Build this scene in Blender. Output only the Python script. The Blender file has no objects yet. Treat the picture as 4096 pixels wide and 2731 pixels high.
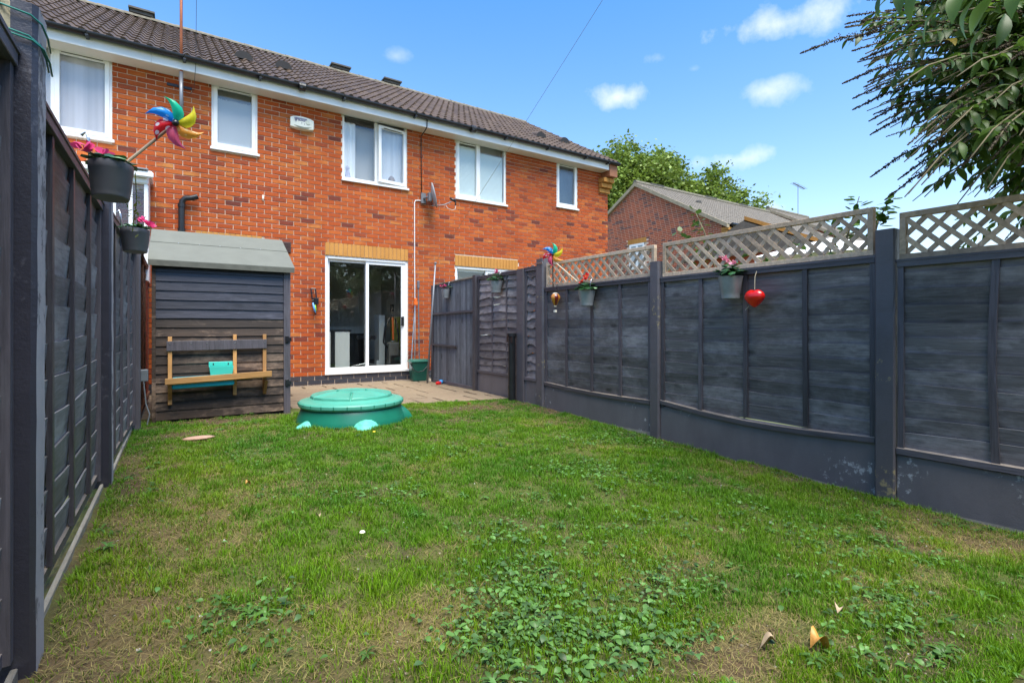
import bpy, math, random
import numpy as np
from mathutils import Vector, Matrix, Euler
sc = bpy.context.scene
rnd = random.Random(7)
rng = np.random.default_rng(5)
R = math.radians

# ------------------------------------------------------------------ camera
cam_d = bpy.data.cameras.new('camera'); cam = bpy.data.objects.new('camera', cam_d); sc.collection.objects.link(cam)
cam_d.sensor_width = 36.0; cam_d.lens = 2029.0 / 4096.0 * 36.0
cam_d.shift_y = -57.0 / 4096.0
cam_d.clip_start = 0.05; cam_d.clip_end = 2000
CAMZ = 1.16
cam.location = (0, 0, CAMZ); cam.rotation_euler = (R(90), 0, -0.5846)
sc.camera = cam
# ------------------------------------------------------------------ view, sky, sun
sc.view_settings.view_transform = 'Standard'; sc.view_settings.look = 'None'
sc.view_settings.gamma = 1.0; sc.view_settings.use_curve_mapping = False
sc.view_settings.exposure = 1.3
sc.render.film_transparent = False
SUN_DIR = Vector((0.04, 0.42, -0.88)).normalized()
to_sun = -SUN_DIR
sun_el = math.asin(to_sun.z); sun_az = math.atan2(to_sun.x, to_sun.y)
world = bpy.data.worlds.new('World'); sc.world = world; world.use_nodes = True
nt = world.node_tree; nt.nodes.clear()
def N(t, typ, **kw):
    n = t.nodes.new(typ)
    for k, v in kw.items(): setattr(n, k, v)
    return n
out = N(nt, 'ShaderNodeOutputWorld'); bg = N(nt, 'ShaderNodeBackground'); bg.inputs['Strength'].default_value = 0.12
sky = N(nt, 'ShaderNodeTexSky'); sky.sky_type = 'NISHITA'; sky.sun_disc = False
sky.sun_elevation = sun_el; sky.sun_rotation = sun_az
sky.air_density = 1.35; sky.dust_density = 0.6; sky.ozone_density = 2.2; sky.altitude = 60
tc = N(nt, 'ShaderNodeTexCoord')
nz = N(nt, 'ShaderNodeTexNoise'); nz.inputs['Scale'].default_value = 13.0; nz.inputs['Detail'].default_value = 9.0; nz.inputs['Roughness'].default_value = 0.6
nt.links.new(tc.outputs['Generated'], nz.inputs['Vector'])
def M(t, op, a, b=None, c=None, clamp=False):
    n = N(t, 'ShaderNodeMath', operation=op, use_clamp=clamp)
    for i, v in enumerate((a, b, c)):
        if v is None: continue
        if isinstance(v, (int, float)): n.inputs[i].default_value = v
        else: t.links.new(v, n.inputs[i])
    return n.outputs[0]
def dotn(v):
    n = N(nt, 'ShaderNodeVectorMath', operation='DOT_PRODUCT'); nt.links.new(tc.outputs['Generated'], n.inputs[0]); n.inputs[1].default_value = v
    return n.outputs['Value']
# clouds: (azimuth deg from +Y towards +X, elevation deg, half width deg, half height deg, strength)
clouds = [(45.9, 24.0, 3.5, 1.25, .9), (57.5, 16.8, 3.9, .95, .75), (60.0, 22.6, 3.8, 1.35, .7), (49.5, 27.0, 1.5, .8, .55), (53.2, 25.6, 1.0, .5, .4),
          (62.0, 27.9, 6.6, 1.5, .9), (60.3, 11.6, 2.0, .9, .85), (20.5, 27.5, 1.4, .8, .4), (-40, 50, 20, 9, .9), (150, 45, 22, 11, .95), (210, 38, 22, 10, .95), (275, 42, 20, 9, .9), (95, 55, 16, 9, .9), (30, 62, 18, 9, .9), (120, 18, 9, 3, .8), (240, 14, 12, 3, .8), (330, 16, 9, 3, .7)]  # the wide out-of-view clouds are added to give a neutral fill light
cov = None
for az, el, wa, ha, st in clouds:
    a, e = R(az), R(el)
    d = Vector((math.sin(a) * math.cos(e), math.cos(a) * math.cos(e), math.sin(e)))
    r = Vector((math.cos(a), -math.sin(a), 0)); u = r.cross(d)
    du = M(nt, 'DIVIDE', dotn(r), math.sin(R(wa))); dv = M(nt, 'DIVIDE', dotn(u), math.sin(R(ha)))
    dist = M(nt, 'SQRT', M(nt, 'ADD', M(nt, 'MULTIPLY', du, du), M(nt, 'MULTIPLY', dv, dv)))
    front = M(nt, 'GREATER_THAN', dotn(d), 0.5)
    # noise eats the rim
    rim = M(nt, 'ADD', M(nt, 'SUBTRACT', 1.0, dist), M(nt, 'MULTIPLY', M(nt, 'SUBTRACT', nz.outputs['Fac'], 0.52), 3.3))
    m = M(nt, 'MULTIPLY', M(nt, 'MULTIPLY', M(nt, 'MULTIPLY', rim, .55, clamp=True), front), st)
    cov = m if cov is None else M(nt, 'MAXIMUM', cov, m)
cov = M(nt, 'SMOOTH_MAX', cov, 0.0, 0.02)
mixc = N(nt, 'ShaderNodeMix', data_type='RGBA'); nt.links.new(cov, mixc.inputs[0]); skc = N(nt, 'ShaderNodeMix', data_type='RGBA', blend_type='MULTIPLY'); skc.inputs[0].default_value = 1.0; sepz = N(nt, 'ShaderNodeSeparateXYZ'); nt.links.new(tc.outputs['Generated'], sepz.inputs[0]); skr = N(nt, 'ShaderNodeValToRGB'); nt.links.new(sepz.outputs['Z'], skr.inputs[0]); skr.color_ramp.elements[0].position = .02; skr.color_ramp.elements[0].color = (.92, .88, .97, 1); skr.color_ramp.elements[1].position = .55; skr.color_ramp.elements[1].color = (.37, .70, .98, 1); nt.links.new(skr.outputs[0], skc.inputs[7]); nt.links.new(sky.outputs[0], skc.inputs[6]); nt.links.new(skc.outputs[2], mixc.inputs[6])
mixc.inputs[7].default_value = (4.9, 4.95, 5.0, 1)
nt.links.new(mixc.outputs[2], bg.inputs['Color']); nt.links.new(bg.outputs[0], out.inputs['Surface'])
sun_d = bpy.data.lights.new('sun', 'SUN'); sun_o = bpy.data.objects.new('sun', sun_d); sc.collection.objects.link(sun_o)
sun_d.energy = 3.3; sun_d.angle = R(42); sun_d.color = (1.0, 0.935, 0.82)
sun_o.rotation_euler = SUN_DIR.to_track_quat('-Z', 'Y').to_euler()
sun_o.location = (0, 0, 30)

# ------------------------------------------------------------------ helpers
col = sc.collection
def link(o, parent=None):
    col.objects.link(o)
    if parent is not None: o.parent = parent
    return o
def tag(o, label=None, cat=None, group=None, kind=None):
    if label: o['label'] = label
    if cat: o['category'] = cat
    if group: o['group'] = group
    if kind: o['kind'] = kind
    return o
def empty(name, loc=(0, 0, 0), rz=0.0, label=None, cat=None, group=None, parent=None):
    o = bpy.data.objects.new(name, None); o.empty_display_size = .1; link(o, parent)
    o.location = loc; o.rotation_euler = (0, 0, rz)
    return tag(o, label, cat, group)
class MB:
    def __init__(s): s.v = []; s.f = []; s.m = []; s.smooth = False
    def add(s, vs, fs, mi=0):
        b = len(s.v); s.v += [tuple(p) for p in vs]; s.f += [tuple(b + i for i in f) for f in fs]; s.m += [mi] * len(fs); return s
    def box(s, x0, x1, y0, y1, z0, z1, mi=0, bev=0.0, top=None, mat=None):
        if bev > 0:
            b = bev; vs = []; fs = []
            # chamfered box: 24 verts
            X = (x0, x1); Y = (y0, y1); Z = (z0, z1); idx = {}
            for i in (0, 1):
                for j in (0, 1):
                    for k in (0, 1):
                        sx = b if i == 0 else -b; sy = b if j == 0 else -b; sz = b if k == 0 else -b
                        for ax in range(3):
                            p = [X[i] + sx, Y[j] + sy, Z[k] + sz]; p[ax] -= (sx, sy, sz)[ax]
                            idx[(i, j, k, ax)] = len(vs); vs.append(p)
            for ax in range(3):
                o1, o2 = [a for a in range(3) if a != ax]
                for e in (0, 1):
                    q = []
                    for a, c in ((0, 0), (1, 0), (1, 1), (0, 1)):
                        t = [0, 0, 0]; t[ax] = e; t[o1] = a; t[o2] = c; q.append(idx[(*t, ax)])
                    fs.append(q)
            for ax in range(3):   # edges along ax
                o1, o2 = [a for a in range(3) if a != ax]
                for a in (0, 1):
                    for c in (0, 1):
                        t0 = [0, 0, 0]; t0[o1] = a; t0[o2] = c; t1 = list(t0); t1[ax] = 1
                        fs.append([idx[(*t0, o1)], idx[(*t1, o1)], idx[(*t1, o2)], idx[(*t0, o2)]])
            for i in (0, 1):
                for j in (0, 1):
                    for k in (0, 1): fs.append([idx[(i, j, k, 0)], idx[(i, j, k, 1)], idx[(i, j, k, 2)]])
        else:
            vs = [(x0, y0, z0), (x1, y0, z0), (x1, y1, z0), (x0, y1, z0), (x0, y0, z1), (x1, y0, z1), (x1, y1, z1), (x0, y1, z1)]
            fs = [(0, 3, 2, 1), (4, 5, 6, 7), (0, 1, 5, 4), (1, 2, 6, 5), (2, 3, 7, 6), (3, 0, 4, 7)]
        if mat is not None: vs = [mat @ Vector(p) for p in vs]
        s.add(vs, fs, mi)
        if top is not None and bev == 0: s.m[-5] = top
        return s
    def tube(s, pts, r, n=8, mi=0, cap=True):
        pts = [Vector(p) for p in pts]; rr = r if isinstance(r, (list, tuple)) else [r] * len(pts)
        vs = []; fs = []
        t = (pts[1] - pts[0]).normalized(); ref = Vector((0, 0, 1)) if abs(t.z) < .9 else Vector((1, 0, 0))
        a = t.cross(ref).normalized()
        for i, p in enumerate(pts):
            t = (pts[min(i + 1, len(pts) - 1)] - pts[max(i - 1, 0)]).normalized()
            a = (a - t * a.dot(t)).normalized(); b = t.cross(a)
            for k in range(n):
                th = 2 * math.pi * k / n; vs.append(p + (a * math.cos(th) + b * math.sin(th)) * rr[i])
        for i in range(len(pts) - 1):
            for k in range(n): fs.append((i * n + k, i * n + (k + 1) % n, (i + 1) * n + (k + 1) % n, (i + 1) * n + k))
        if cap: fs.append(tuple(range(n))[::-1]); fs.append(tuple((len(pts) - 1) * n + k for k in range(n)))
        return s.add(vs, fs, mi)
    def lathe(s, prof, n=24, mi=0, c=(0, 0, 0), sx=1, sy=1, capb=True, capt=False):
        vs = []; fs = []
        for r, z in prof:
            for k in range(n):
                th = 2 * math.pi * k / n; vs.append((c[0] + r * sx * math.cos(th), c[1] + r * sy * math.sin(th), c[2] + z))
        for i in range(len(prof) - 1):
            for k in range(n): fs.append((i * n + k, i * n + (k + 1) % n, (i + 1) * n + (k + 1) % n, (i + 1) * n + k))
        if capb: fs.append(tuple(range(n))[::-1])
        if capt: fs.append(tuple((len(prof) - 1) * n + k for k in range(n)))
        return s.add(vs, fs, mi)
    def quad(s, pts, mi=0): return s.add(pts, [tuple(range(len(pts)))], mi)
    def mesh(s, name, mats):
        me = bpy.data.meshes.new(name); me.from_pydata(s.v, [], s.f)
        for m in (mats if isinstance(mats, (list, tuple)) else [mats]): me.materials.append(m)
        if any(s.m): me.polygons.foreach_set('material_index', s.m)
        if s.smooth: me.polygons.foreach_set('use_smooth', [True] * len(s.f))
        me.update(); return me
    def build(s, name, mats, parent=None, loc=None, rot=None, smooth=False, autosmooth=None):
        s.smooth = smooth or autosmooth is not None
        me = s.mesh(name, mats)
        if autosmooth is not None: me.set_sharp_from_angle(angle=R(autosmooth))
        o = bpy.data.objects.new(name, me); link(o, parent)
        if loc is not None: o.location = loc
        if rot is not None: o.rotation_euler = rot
        return o
def inst(name, me, parent=None, loc=(0, 0, 0), rot=(0, 0, 0), scale=(1, 1, 1)):
    o = bpy.data.objects.new(name, me); link(o, parent); o.location = loc; o.rotation_euler = rot; o.scale = scale; return o
def np_mesh(name, V, F, mats, cols=None, midx=None, smooth=False, parent=None):
    """V (n,3) F (m,k) uniform"""
    me = bpy.data.meshes.new(name); n, (m, k) = len(V), F.shape
    me.vertices.add(n); me.vertices.foreach_set('co', np.ascontiguousarray(V, dtype=np.float32).ravel())
    me.loops.add(m * k); me.loops.foreach_set('vertex_index', np.ascontiguousarray(F, dtype=np.int32).ravel())
    me.polygons.add(m); me.polygons.foreach_set('loop_start', np.arange(0, m * k, k, dtype=np.int32))
    for mt in (mats if isinstance(mats, (list, tuple)) else [mats]): me.materials.append(mt)
    if midx is not None: me.polygons.foreach_set('material_index', midx.astype(np.int32))
    if smooth: me.polygons.foreach_set('use_smooth', np.ones(m, dtype=bool))
    if cols is not None:
        at = me.color_attributes.new('tint', 'FLOAT_COLOR', 'POINT')
        c4 = np.ones((n, 4), dtype=np.float32); c4[:, :3] = cols; at.data.foreach_set('color', c4.ravel())
    me.update(calc_edges=True)
    o = bpy.data.objects.new(name, me); link(o, parent); return o
_lat = np.random.default_rng(11).random((64, 64))
def vnoise(x, y, s=1.0, off=0):
    x = np.asarray(x) * s + off * 7.3; y = np.asarray(y) * s + off * 3.1
    xi = np.floor(x).astype(int); yi = np.floor(y).astype(int); fx = x - xi; fy = y - yi
    fx = fx * fx * (3 - 2 * fx); fy = fy * fy * (3 - 2 * fy)
    g = lambda a, b: _lat[a % 64, b % 64]
    return (g(xi, yi) * (1 - fx) + g(xi + 1, yi) * fx) * (1 - fy) + (g(xi, yi + 1) * (1 - fx) + g(xi + 1, yi + 1) * fx) * fy
def fbm(x, y, s=1.0, off=0):
    return .5 * vnoise(x, y, s, off) + .28 * vnoise(x, y, s * 2.1, off + 1) + .22 * vnoise(x, y, s * 4.3, off + 2)

# ------------------------------------------------------------------ materials
def new_mat(name):
    m = bpy.data.materials.new(name); m.use_nodes = True; t = m.node_tree; t.nodes.clear()
    o = N(t, 'ShaderNodeOutputMaterial'); p = N(t, 'ShaderNodeBsdfPrincipled'); t.links.new(p.outputs[0], o.inputs['Surface'])
    return m, t, p, o
def ramp(t, fac, stops):
    r = N(t, 'ShaderNodeValToRGB'); t.links.new(fac, r.inputs['Fac']); e = r.color_ramp.elements
    while len(e) < len(stops): e.new(.5)
    for i, (p, c) in enumerate(stops): e[i].position = p; e[i].color = (*c, 1)
    return r.outputs['Color']
def mixrgb(t, fac, a, b, blend='MIX'):
    n = N(t, 'ShaderNodeMix', data_type='RGBA', blend_type=blend)
    for i, v in ((0, fac), (6, a), (7, b)):
        if isinstance(v, (int, float)): n.inputs[i].default_value = v
        elif isinstance(v, tuple): n.inputs[i].default_value = (*v, 1)
        else: t.links.new(v, n.inputs[i])
    return n.outputs[2]
def noise(t, scale, detail=4, rough=.55, stretch=None, vec='pos', dist=0.0):
    if vec == 'pos': g = N(t, 'ShaderNodeNewGeometry').outputs['Position']
    else: g = N(t, 'ShaderNodeTexCoord').outputs['Object']
    if stretch:
        mp = N(t, 'ShaderNodeMapping'); mp.inputs['Scale'].default_value = stretch; t.links.new(g, mp.inputs['Vector']); g = mp.outputs[0]
    n = N(t, 'ShaderNodeTexNoise'); n.inputs['Scale'].default_value = scale; n.inputs['Detail'].default_value = detail
    n.inputs['Roughness'].default_value = rough; n.inputs['Distortion'].default_value = dist
    t.links.new(g, n.inputs['Vector']); return n.outputs['Fac']
def bump(t, p, h, strength=.3, dist=.01):
    b = N(t, 'ShaderNodeBump'); b.inputs['Strength'].default_value = strength; b.inputs['Distance'].default_value = dist
    t.links.new(h, b.inputs['Height']); t.links.new(b.outputs[0], p.inputs['Normal'])
def randval(t):
    g = N(t, 'ShaderNodeNewGeometry').outputs['Random Per Island']; o = N(t, 'ShaderNodeObjectInfo').outputs['Random']
    return M(t, 'FRACT', M(t, 'ADD', g, M(t, 'MULTIPLY', o, 7.13)))
def plain(name, c, rough=.5, var=.12, nscale=8, bscale=None, bstr=.2, metal=0, spec=.5, coat=0):
    m, t, p, o = new_mat(name)
    f = noise(t, nscale, 4)
    a = tuple(x * (1 - var) for x in c); b = tuple(min(1, x * (1 + var)) for x in c)
    t.links.new(ramp(t, f, [(.3, a), (.7, b)]), p.inputs['Base Color'])
    p.inputs['Roughness'].default_value = rough; p.inputs['Metallic'].default_value = metal; p.inputs['Specular IOR Level'].default_value = spec
    if coat: p.inputs['Coat Weight'].default_value = coat
    if bscale: bump(t, p, noise(t, bscale, 5), bstr, .004)
    return m
def wood(name, base, worn, wear=.55, grain=(1, .06, 1), rough=.7, knots=True, gscale=70, spots=None, dark=.55):
    m, t, p, o = new_mat(name)
    rv = randval(t)
    g = noise(t, gscale, 6, .65, grain, dist=.6); big = noise(t, 3.2, 5, .6, tuple(.35 + .65 * x for x in grain)); patch = noise(t, 9, 5, .65, tuple(.3 + .7 * x for x in grain))
    c1 = mixrgb(t, M(t, 'MULTIPLY', M(t, 'SUBTRACT', g, .25), 2.0, clamp=True), tuple(x * dark * .85 for x in base), tuple(x * 1.35 for x in base))
    blot = noise(t, 17, 4, .7, tuple(.55 + .45 * x for x in grain))
    w = M(t, 'MULTIPLY', M(t, 'SUBTRACT', M(t, 'ADD', M(t, 'MULTIPLY', big, .55), M(t, 'ADD', M(t, 'MULTIPLY', patch, .25), M(t, 'MULTIPLY', blot, .28))), wear), 6.0, clamp=True)
    w = M(t, 'MULTIPLY', w, M(t, 'ADD', M(t, 'MULTIPLY', g, .7), .35), clamp=True)
    c2 = mixrgb(t, w, c1, worn)
    if knots:
        v = N(t, 'ShaderNodeTexVoronoi'); v.inputs['Scale'].default_value = 5.5
        mp = N(t, 'ShaderNodeMapping'); mp.inputs['Scale'].default_value = tuple(.45 + .8 * x for x in grain); t.links.new(N(t, 'ShaderNodeNewGeometry').outputs['Position'], mp.inputs['Vector'])
        t.links.new(mp.outputs[0], v.inputs['Vector'])
        k = M(t, 'MULTIPLY', M(t, 'SUBTRACT', .20, v.outputs['Distance']), 8, clamp=True)
        c2 = mixrgb(t, M(t, 'MULTIPLY', k, .75), c2, tuple(x * .3 for x in base))
    hs = N(t, 'ShaderNodeHueSaturation'); t.links.new(c2, hs.inputs['Color']); t.links.new(M(t, 'ADD', M(t, 'MULTIPLY', rv, .7), .68), hs.inputs['Value'])
    cc = hs.outputs[0]
    if spots:
        s = noise(t, 55, 3, .7); s2 = noise(t, 4, 3, .6)
        k = M(t, 'MULTIPLY', M(t, 'SUBTRACT', M(t, 'ADD', s, M(t, 'MULTIPLY', s2, .5)), 1.0), 22, clamp=True)
        cc = mixrgb(t, k, cc, spots)
    t.links.new(cc, p.inputs['Base Color']); p.inputs['Roughness'].default_value = rough
    bump(t, p, M(t, 'ADD', g, M(t, 'MULTIPLY', patch, .8)), .5, .004)
    return m
NAVY = (.034, .040, .056)
m_fenceY = wood('painted_fence', (.140, .126, .130), (.35, .32, .325), .515, (1, .06, 1), rough=.5)
m_fenceL = wood('painted_fence_left', (.165, .155, .16), (.38, .36, .36), .52, (1, .06, 1), rough=.55)
m_battY = wood('painted_batten', (.076, .069, .080), (.11, .108, .115), .58, (1, 1, .05), knots=False, rough=.42)
m_railY = wood('painted_rail', (.080, .074, .088), (.11, .108, .115), .58, (1, .05, 1), knots=False, rough=.45)
m_gatew = wood('painted_gate', (.108, .115, .132), (.17, .19, .21), .55, (1, 1, .045), rough=.55, spots=(.20, .10, .06))
m_edge = wood('weathered_edge', (.30, .25, .20), (.055, .06, .075), .52, (1, .12, 1), knots=False, gscale=20)
m_edge2 = wood('weathered_board_edge', (.36, .35, .33), (.07, .07, .075), .50, (1, .2, 1), knots=False, gscale=20)
m_kick = wood('worn_kickboard', (.42, .37, .28), (.10, .10, .12), .52, (1, .12, 1), knots=False, gscale=20)
m_edge3 = wood('worn_lap_edge', (.26, .25, .24), (.085, .085, .085), .47, (1, .2, 1), knots=False, gscale=20)
m_trell = wood('trellis_wood', (.47, .345, .235), (.36, .31, .26), .52, (1, .3, .3), knots=False, rough=.8, gscale=90, dark=.7)
m_shed_n = wood('shed_board_painted', (.036, .036, .048), (.10, .10, .125), .56, (.06, 1, 1), rough=.42)
m_shed_w = wood('shed_board_weathered', (.040, .024, .015), (.34, .235, .165), .54, (.05, 1, 1), rough=.6, gscale=95)
m_brownf = wood('brown_fence', (.12, .055, .03), (.2, .1, .06), .55, (1, .06, 1), rough=.8)
m_pine = wood('pine', (.52, .27, .085), (.62, .36, .14), .5, (.06, 1, 1), gscale=60, dark=.75)
m_pinev = wood('pine_upright', (.42, .21, .07), (.52, .3, .12), .5, (1, 1, .06), gscale=60, dark=.75)
def post_mat(name, base, chip, amt, rough=.42):
    m, t, p, o = new_mat(name)
    f = noise(t, 6, 5, .6, (1, 1, .4)); c = mixrgb(t, f, tuple(x * .7 for x in base), tuple(x * 1.3 for x in base))
    s = noise(t, 22, 6, .7); s2 = noise(t, 2.2, 3, .5)
    k = M(t, 'MULTIPLY', M(t, 'SUBTRACT', M(t, 'ADD', M(t, 'MULTIPLY', s, .8), M(t, 'MULTIPLY', s2, .9)), amt), 14, clamp=True)
    c = mixrgb(t, M(t, 'MULTIPLY', k, .75), c, chip)
    t.links.new(c, p.inputs['Base Color']); p.inputs['Roughness'].default_value = rough; bump(t, p, M(t, 'ADD', s, M(t, 'MULTIPLY', noise(t, 120, 3), .5)), .45, .004); return m
m_post = post_mat('painted_concrete', (.096, .088, .098), (.36, .29, .14), 1.04)
m_post_shade = post_mat('painted_concrete_shaded', (.034, .033, .045), (.10, .10, .12), 1.0, .35)  # left post fronts: weaker light on these faces painted in as a darker base
m_gravel = post_mat('painted_gravel_board', (.135, .125, .135), (.50, .50, .50), 1.01)
m_post_lit = post_mat('pitted_concrete_lit', (.36, .335, .34), (.06, .055, .06), .92, .8)  # pitted side face, with its stronger light put into the paler base
m_lichen = post_mat('lichen_concrete', (.50, .43, .28), (.12, .10, .05), .86, .9)
m_bare = plain('bare_concrete', (.27, .245, .21), .9, .25, 14, 60, .5)
# brick
def brick_mat(name, c1, c2, c3):
    m, t, p, o = new_mat(name)
    rv = randval(t); pos = noise(t, 3.1, 3, .6, (1, 1, 2.5)); fine = noise(t, 60, 4, .6)
    c = mixrgb(t, rv, c1, c2); c = mixrgb(t, M(t, 'MULTIPLY', M(t, 'SUBTRACT', pos, .5), 5, clamp=True), c, c3)
    c = mixrgb(t, .35, c, ramp(t, fine, [(.25, tuple(x * .55 for x in c1)), (.75, tuple(min(1, x * 1.4) for x in c1))]))
    st = noise(t, .9, 5, .65, (1, 1, .6)); hv = N(t, 'ShaderNodeHueSaturation'); t.links.new(c, hv.inputs['Color']); t.links.new(M(t, 'ADD', .62, M(t, 'MULTIPLY', st, .76)), hv.inputs['Value']); c = hv.outputs[0]
    t.links.new(c, p.inputs['Base Color']); p.inputs['Roughness'].default_value = .82; p.inputs['Specular IOR Level'].default_value = .25
    bump(t, p, fine, .5, .003); return m
m_br = [brick_mat('brick_red', (.36, .066, .014), (.43, .088, .018), (.40, .085, .020)),
        brick_mat('brick_orange', (.40, .088, .018), (.46, .105, .022), (.52, .17, .038)),
        brick_mat('brick_flashed', (.38, .080, .018), (.43, .10, .022), (.58, .25, .065)),
        brick_mat('brick_brown', (.27, .054, .019), (.33, .064, .018), (.17, .044, .024)),
        brick_mat('brick_dark', (.15, .036, .022), (.24, .046, .021), (.085, .030, .024))]
m_mortar = plain('mortar', (.66, .51, .39), .95, .15, 30, 80, .4)
m_buff = [brick_mat('brick_buff', (.46, .21, .050), (.55, .27, .070), (.50, .235, .06))]
m_bluebr = [brick_mat('brick_blue', (.038, .040, .052), (.062, .060, .070), (.05, .045, .05))]
m_mortar_d = plain('mortar_brown', (.26, .18, .13), .95, .2, 30)
m_upvc = plain('white_upvc', (.80, .80, .79), .28, .03, 3)
m_fascia = plain('white_fascia', (.74, .75, .76), .38, .07, 2.5)
m_soffit = plain('soffit_white', (.66, .63, .56), .5, .06, 3)
m_blackp = plain('black_plastic', (.013, .014, .016), .33, .3, 6)
m_dark = plain('dark_gap', (.01, .01, .012), .8, .2, 6)
m_steel = plain('steel', (.55, .56, .58), .3, .08, 9, metal=.9)
m_grey = plain('grey_metal', (.20, .21, .23), .4, .1, 9, metal=.3)
m_silver = plain('dish_grey', (.33, .35, .37), .42, .08, 5)
m_copper = plain('aerial_pole_red', (.33, .10, .04), .4, .25, 4, metal=.3)
m_wire = plain('cable_black', (.015, .015, .017), .5, .2, 8)
m_cablew = plain('cable_white', (.72, .72, .70), .5, .05, 8)
m_rope = plain('rope', (.42, .36, .25), .8, .15, 90)
def tile_mat():
    m, t, p, o = new_mat('roof_tile_mat'); rv = randval(t); f = noise(t, 35, 5, .7); b = noise(t, 2, 4, .6); l = noise(t, 11, 4, .7)
    c = mixrgb(t, rv, (.058, .035, .021), (.108, .070, .043)); c = mixrgb(t, M(t, 'MULTIPLY', M(t, 'SUBTRACT', f, .56), 6, clamp=True), c, (.15, .115, .085))
    c = mixrgb(t, M(t, 'MULTIPLY', M(t, 'SUBTRACT', l, .63), 9, clamp=True), c, (.24, .21, .13)); c = mixrgb(t, M(t, 'MULTIPLY', M(t, 'SUBTRACT', b, .52), 3, clamp=True), c, (.07, .048, .036))
    t.links.new(c, p.inputs['Base Color']); p.inputs['Roughness'].default_value = .55; p.inputs['Specular IOR Level'].default_value = .4; bump(t, p, f, .4, .003); return m
m_tile = tile_mat()
m_ridge = plain('ridge_tile_mat', (.15, .135, .10), .85, .35, 10, 40, .5)
m_ridgeb = plain('ridge_vent_mat', (.06, .055, .045), .6, .3, 10)
def glass_mat(name, tint=(.95, .97, .97), refl=1.5, bumpy=None, rough=0.0):
    m, t, p, o = new_mat(name); t.nodes.remove(p)
    tr = N(t, 'ShaderNodeBsdfTransparent'); tr.inputs[0].default_value = (*tint, 1)
    gl = N(t, 'ShaderNodeBsdfGlossy'); gl.inputs['Roughness'].default_value = rough
    fr = N(t, 'ShaderNodeLayerWeight'); f0 = ((refl - 1) / (refl + 1)) ** 2
    fac = M(t, 'ADD', f0, M(t, 'MULTIPLY', M(t, 'POWER', fr.outputs['Facing'], 5.0), 1 - f0))
    mx = N(t, 'ShaderNodeMixShader'); t.links.new(fac, mx.inputs[0]); t.links.new(tr.outputs[0], mx.inputs[1]); t.links.new(gl.outputs[0], mx.inputs[2])
    if bumpy:
        b = N(t, 'ShaderNodeBump'); b.inputs['Strength'].default_value = .9; b.inputs['Distance'].default_value = .01
        t.links.new(noise(t, 45, 3, .6, bumpy), b.inputs['Height']); t.links.new(b.outputs[0], gl.inputs['Normal']); t.links.new(b.outputs[0], fr.inputs['Normal'])
    t.links.new(mx.outputs[0], o.inputs['Surface']); return m
m_glass = glass_mat('window_glass', (.98, .98, .98), refl=1.6)
m_glassd = glass_mat('door_glass', (.93, .95, .94), refl=1.75)
m_obsc = glass_mat('obscure_glass', (.62, .66, .67), refl=2.2, bumpy=(1, 1, .12), rough=.06)
def cloth(name, c, folds=(14, 14, .1), amt=.25, trans=.3):
    m, t, p, o = new_mat(name); f = noise(t, 1, 2, .5, folds)
    t.links.new(mixrgb(t, M(t, 'MULTIPLY', M(t, 'SUBTRACT', f, .3), 2.2, clamp=True), tuple(x * (1 - amt) for x in c), c), p.inputs['Base Color']); p.inputs['Roughness'].default_value = .9
    return m
m_net = cloth('net_curtain', (.60, .59, .62)); m_cur = cloth('white_curtain', (.82, .86, .87)); m_frost = cloth('frosted_pane', (.44, .48, .50), (1, 1, 1), .08)
m_blind = plain('mint_blind', (.62, .73, .70), .6, .03, 4); m_roomg = plain('room_grey', (.46, .48, .47), .9, .05, 2)
m_roomd = plain('room_wall_grey', (.74, .74, .70), .9, .05, 2); m_floor_in = plain('room_floor', (.06, .055, .05), .5, .2, 5); m_white = plain('white_gloss', (.68, .69, .67), .4, .04, 3)
m_black = plain('black_gloss', (.012, .012, .015), .3, .2, 5); m_yg = plain('lime_cushion', (.32, .34, .03), .9, .25, 25, 60, .6); m_orange = plain('orange_plastic', (.75, .15, .02), .4, .1, 6)
m_vac = plain('vacuum_grey', (.13, .125, .12), .3, .2, 6); m_grille = plain('brown_grille', (.07, .035, .028), .6, .15, 10)
m_felt = plain('roof_felt', (.145, .150, .125), .9, .06, 7, 160, .5); m_feltd = plain('roof_felt_dark', (.10, .10, .08), .9, .2, 12)
# patio
def slab_mat():
    m, t, p, o = new_mat('riven_slab'); rv = randval(t); f = noise(t, 3, 6, .65); g = noise(t, 50, 5, .7); s = noise(t, 7, 5, .75)
    c = mixrgb(t, rv, (.165, .122, .070), (.21, .156, .090)); c = mixrgb(t, M(t, 'MULTIPLY', M(t, 'SUBTRACT', f, .45), 4, clamp=True), c, (.155, .105, .065))
    c = mixrgb(t, M(t, 'MULTIPLY', M(t, 'SUBTRACT', s, .66), 12, clamp=True), c, (.50, .43, .34)); c = mixrgb(t, .25, c, ramp(t, g, [(.3, (.18, .13, .09)), (.7, (.5, .4, .3))]))
    t.links.new(c, p.inputs['Base Color']); p.inputs['Roughness'].default_value = .8; bump(t, p, M(t, 'ADD', f, M(t, 'MULTIPLY', g, .3)), .6, .01); return m
m_slab = slab_mat(); m_joint = plain('patio_joint', (.06, .042, .026), .95, .4, 15)
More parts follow.
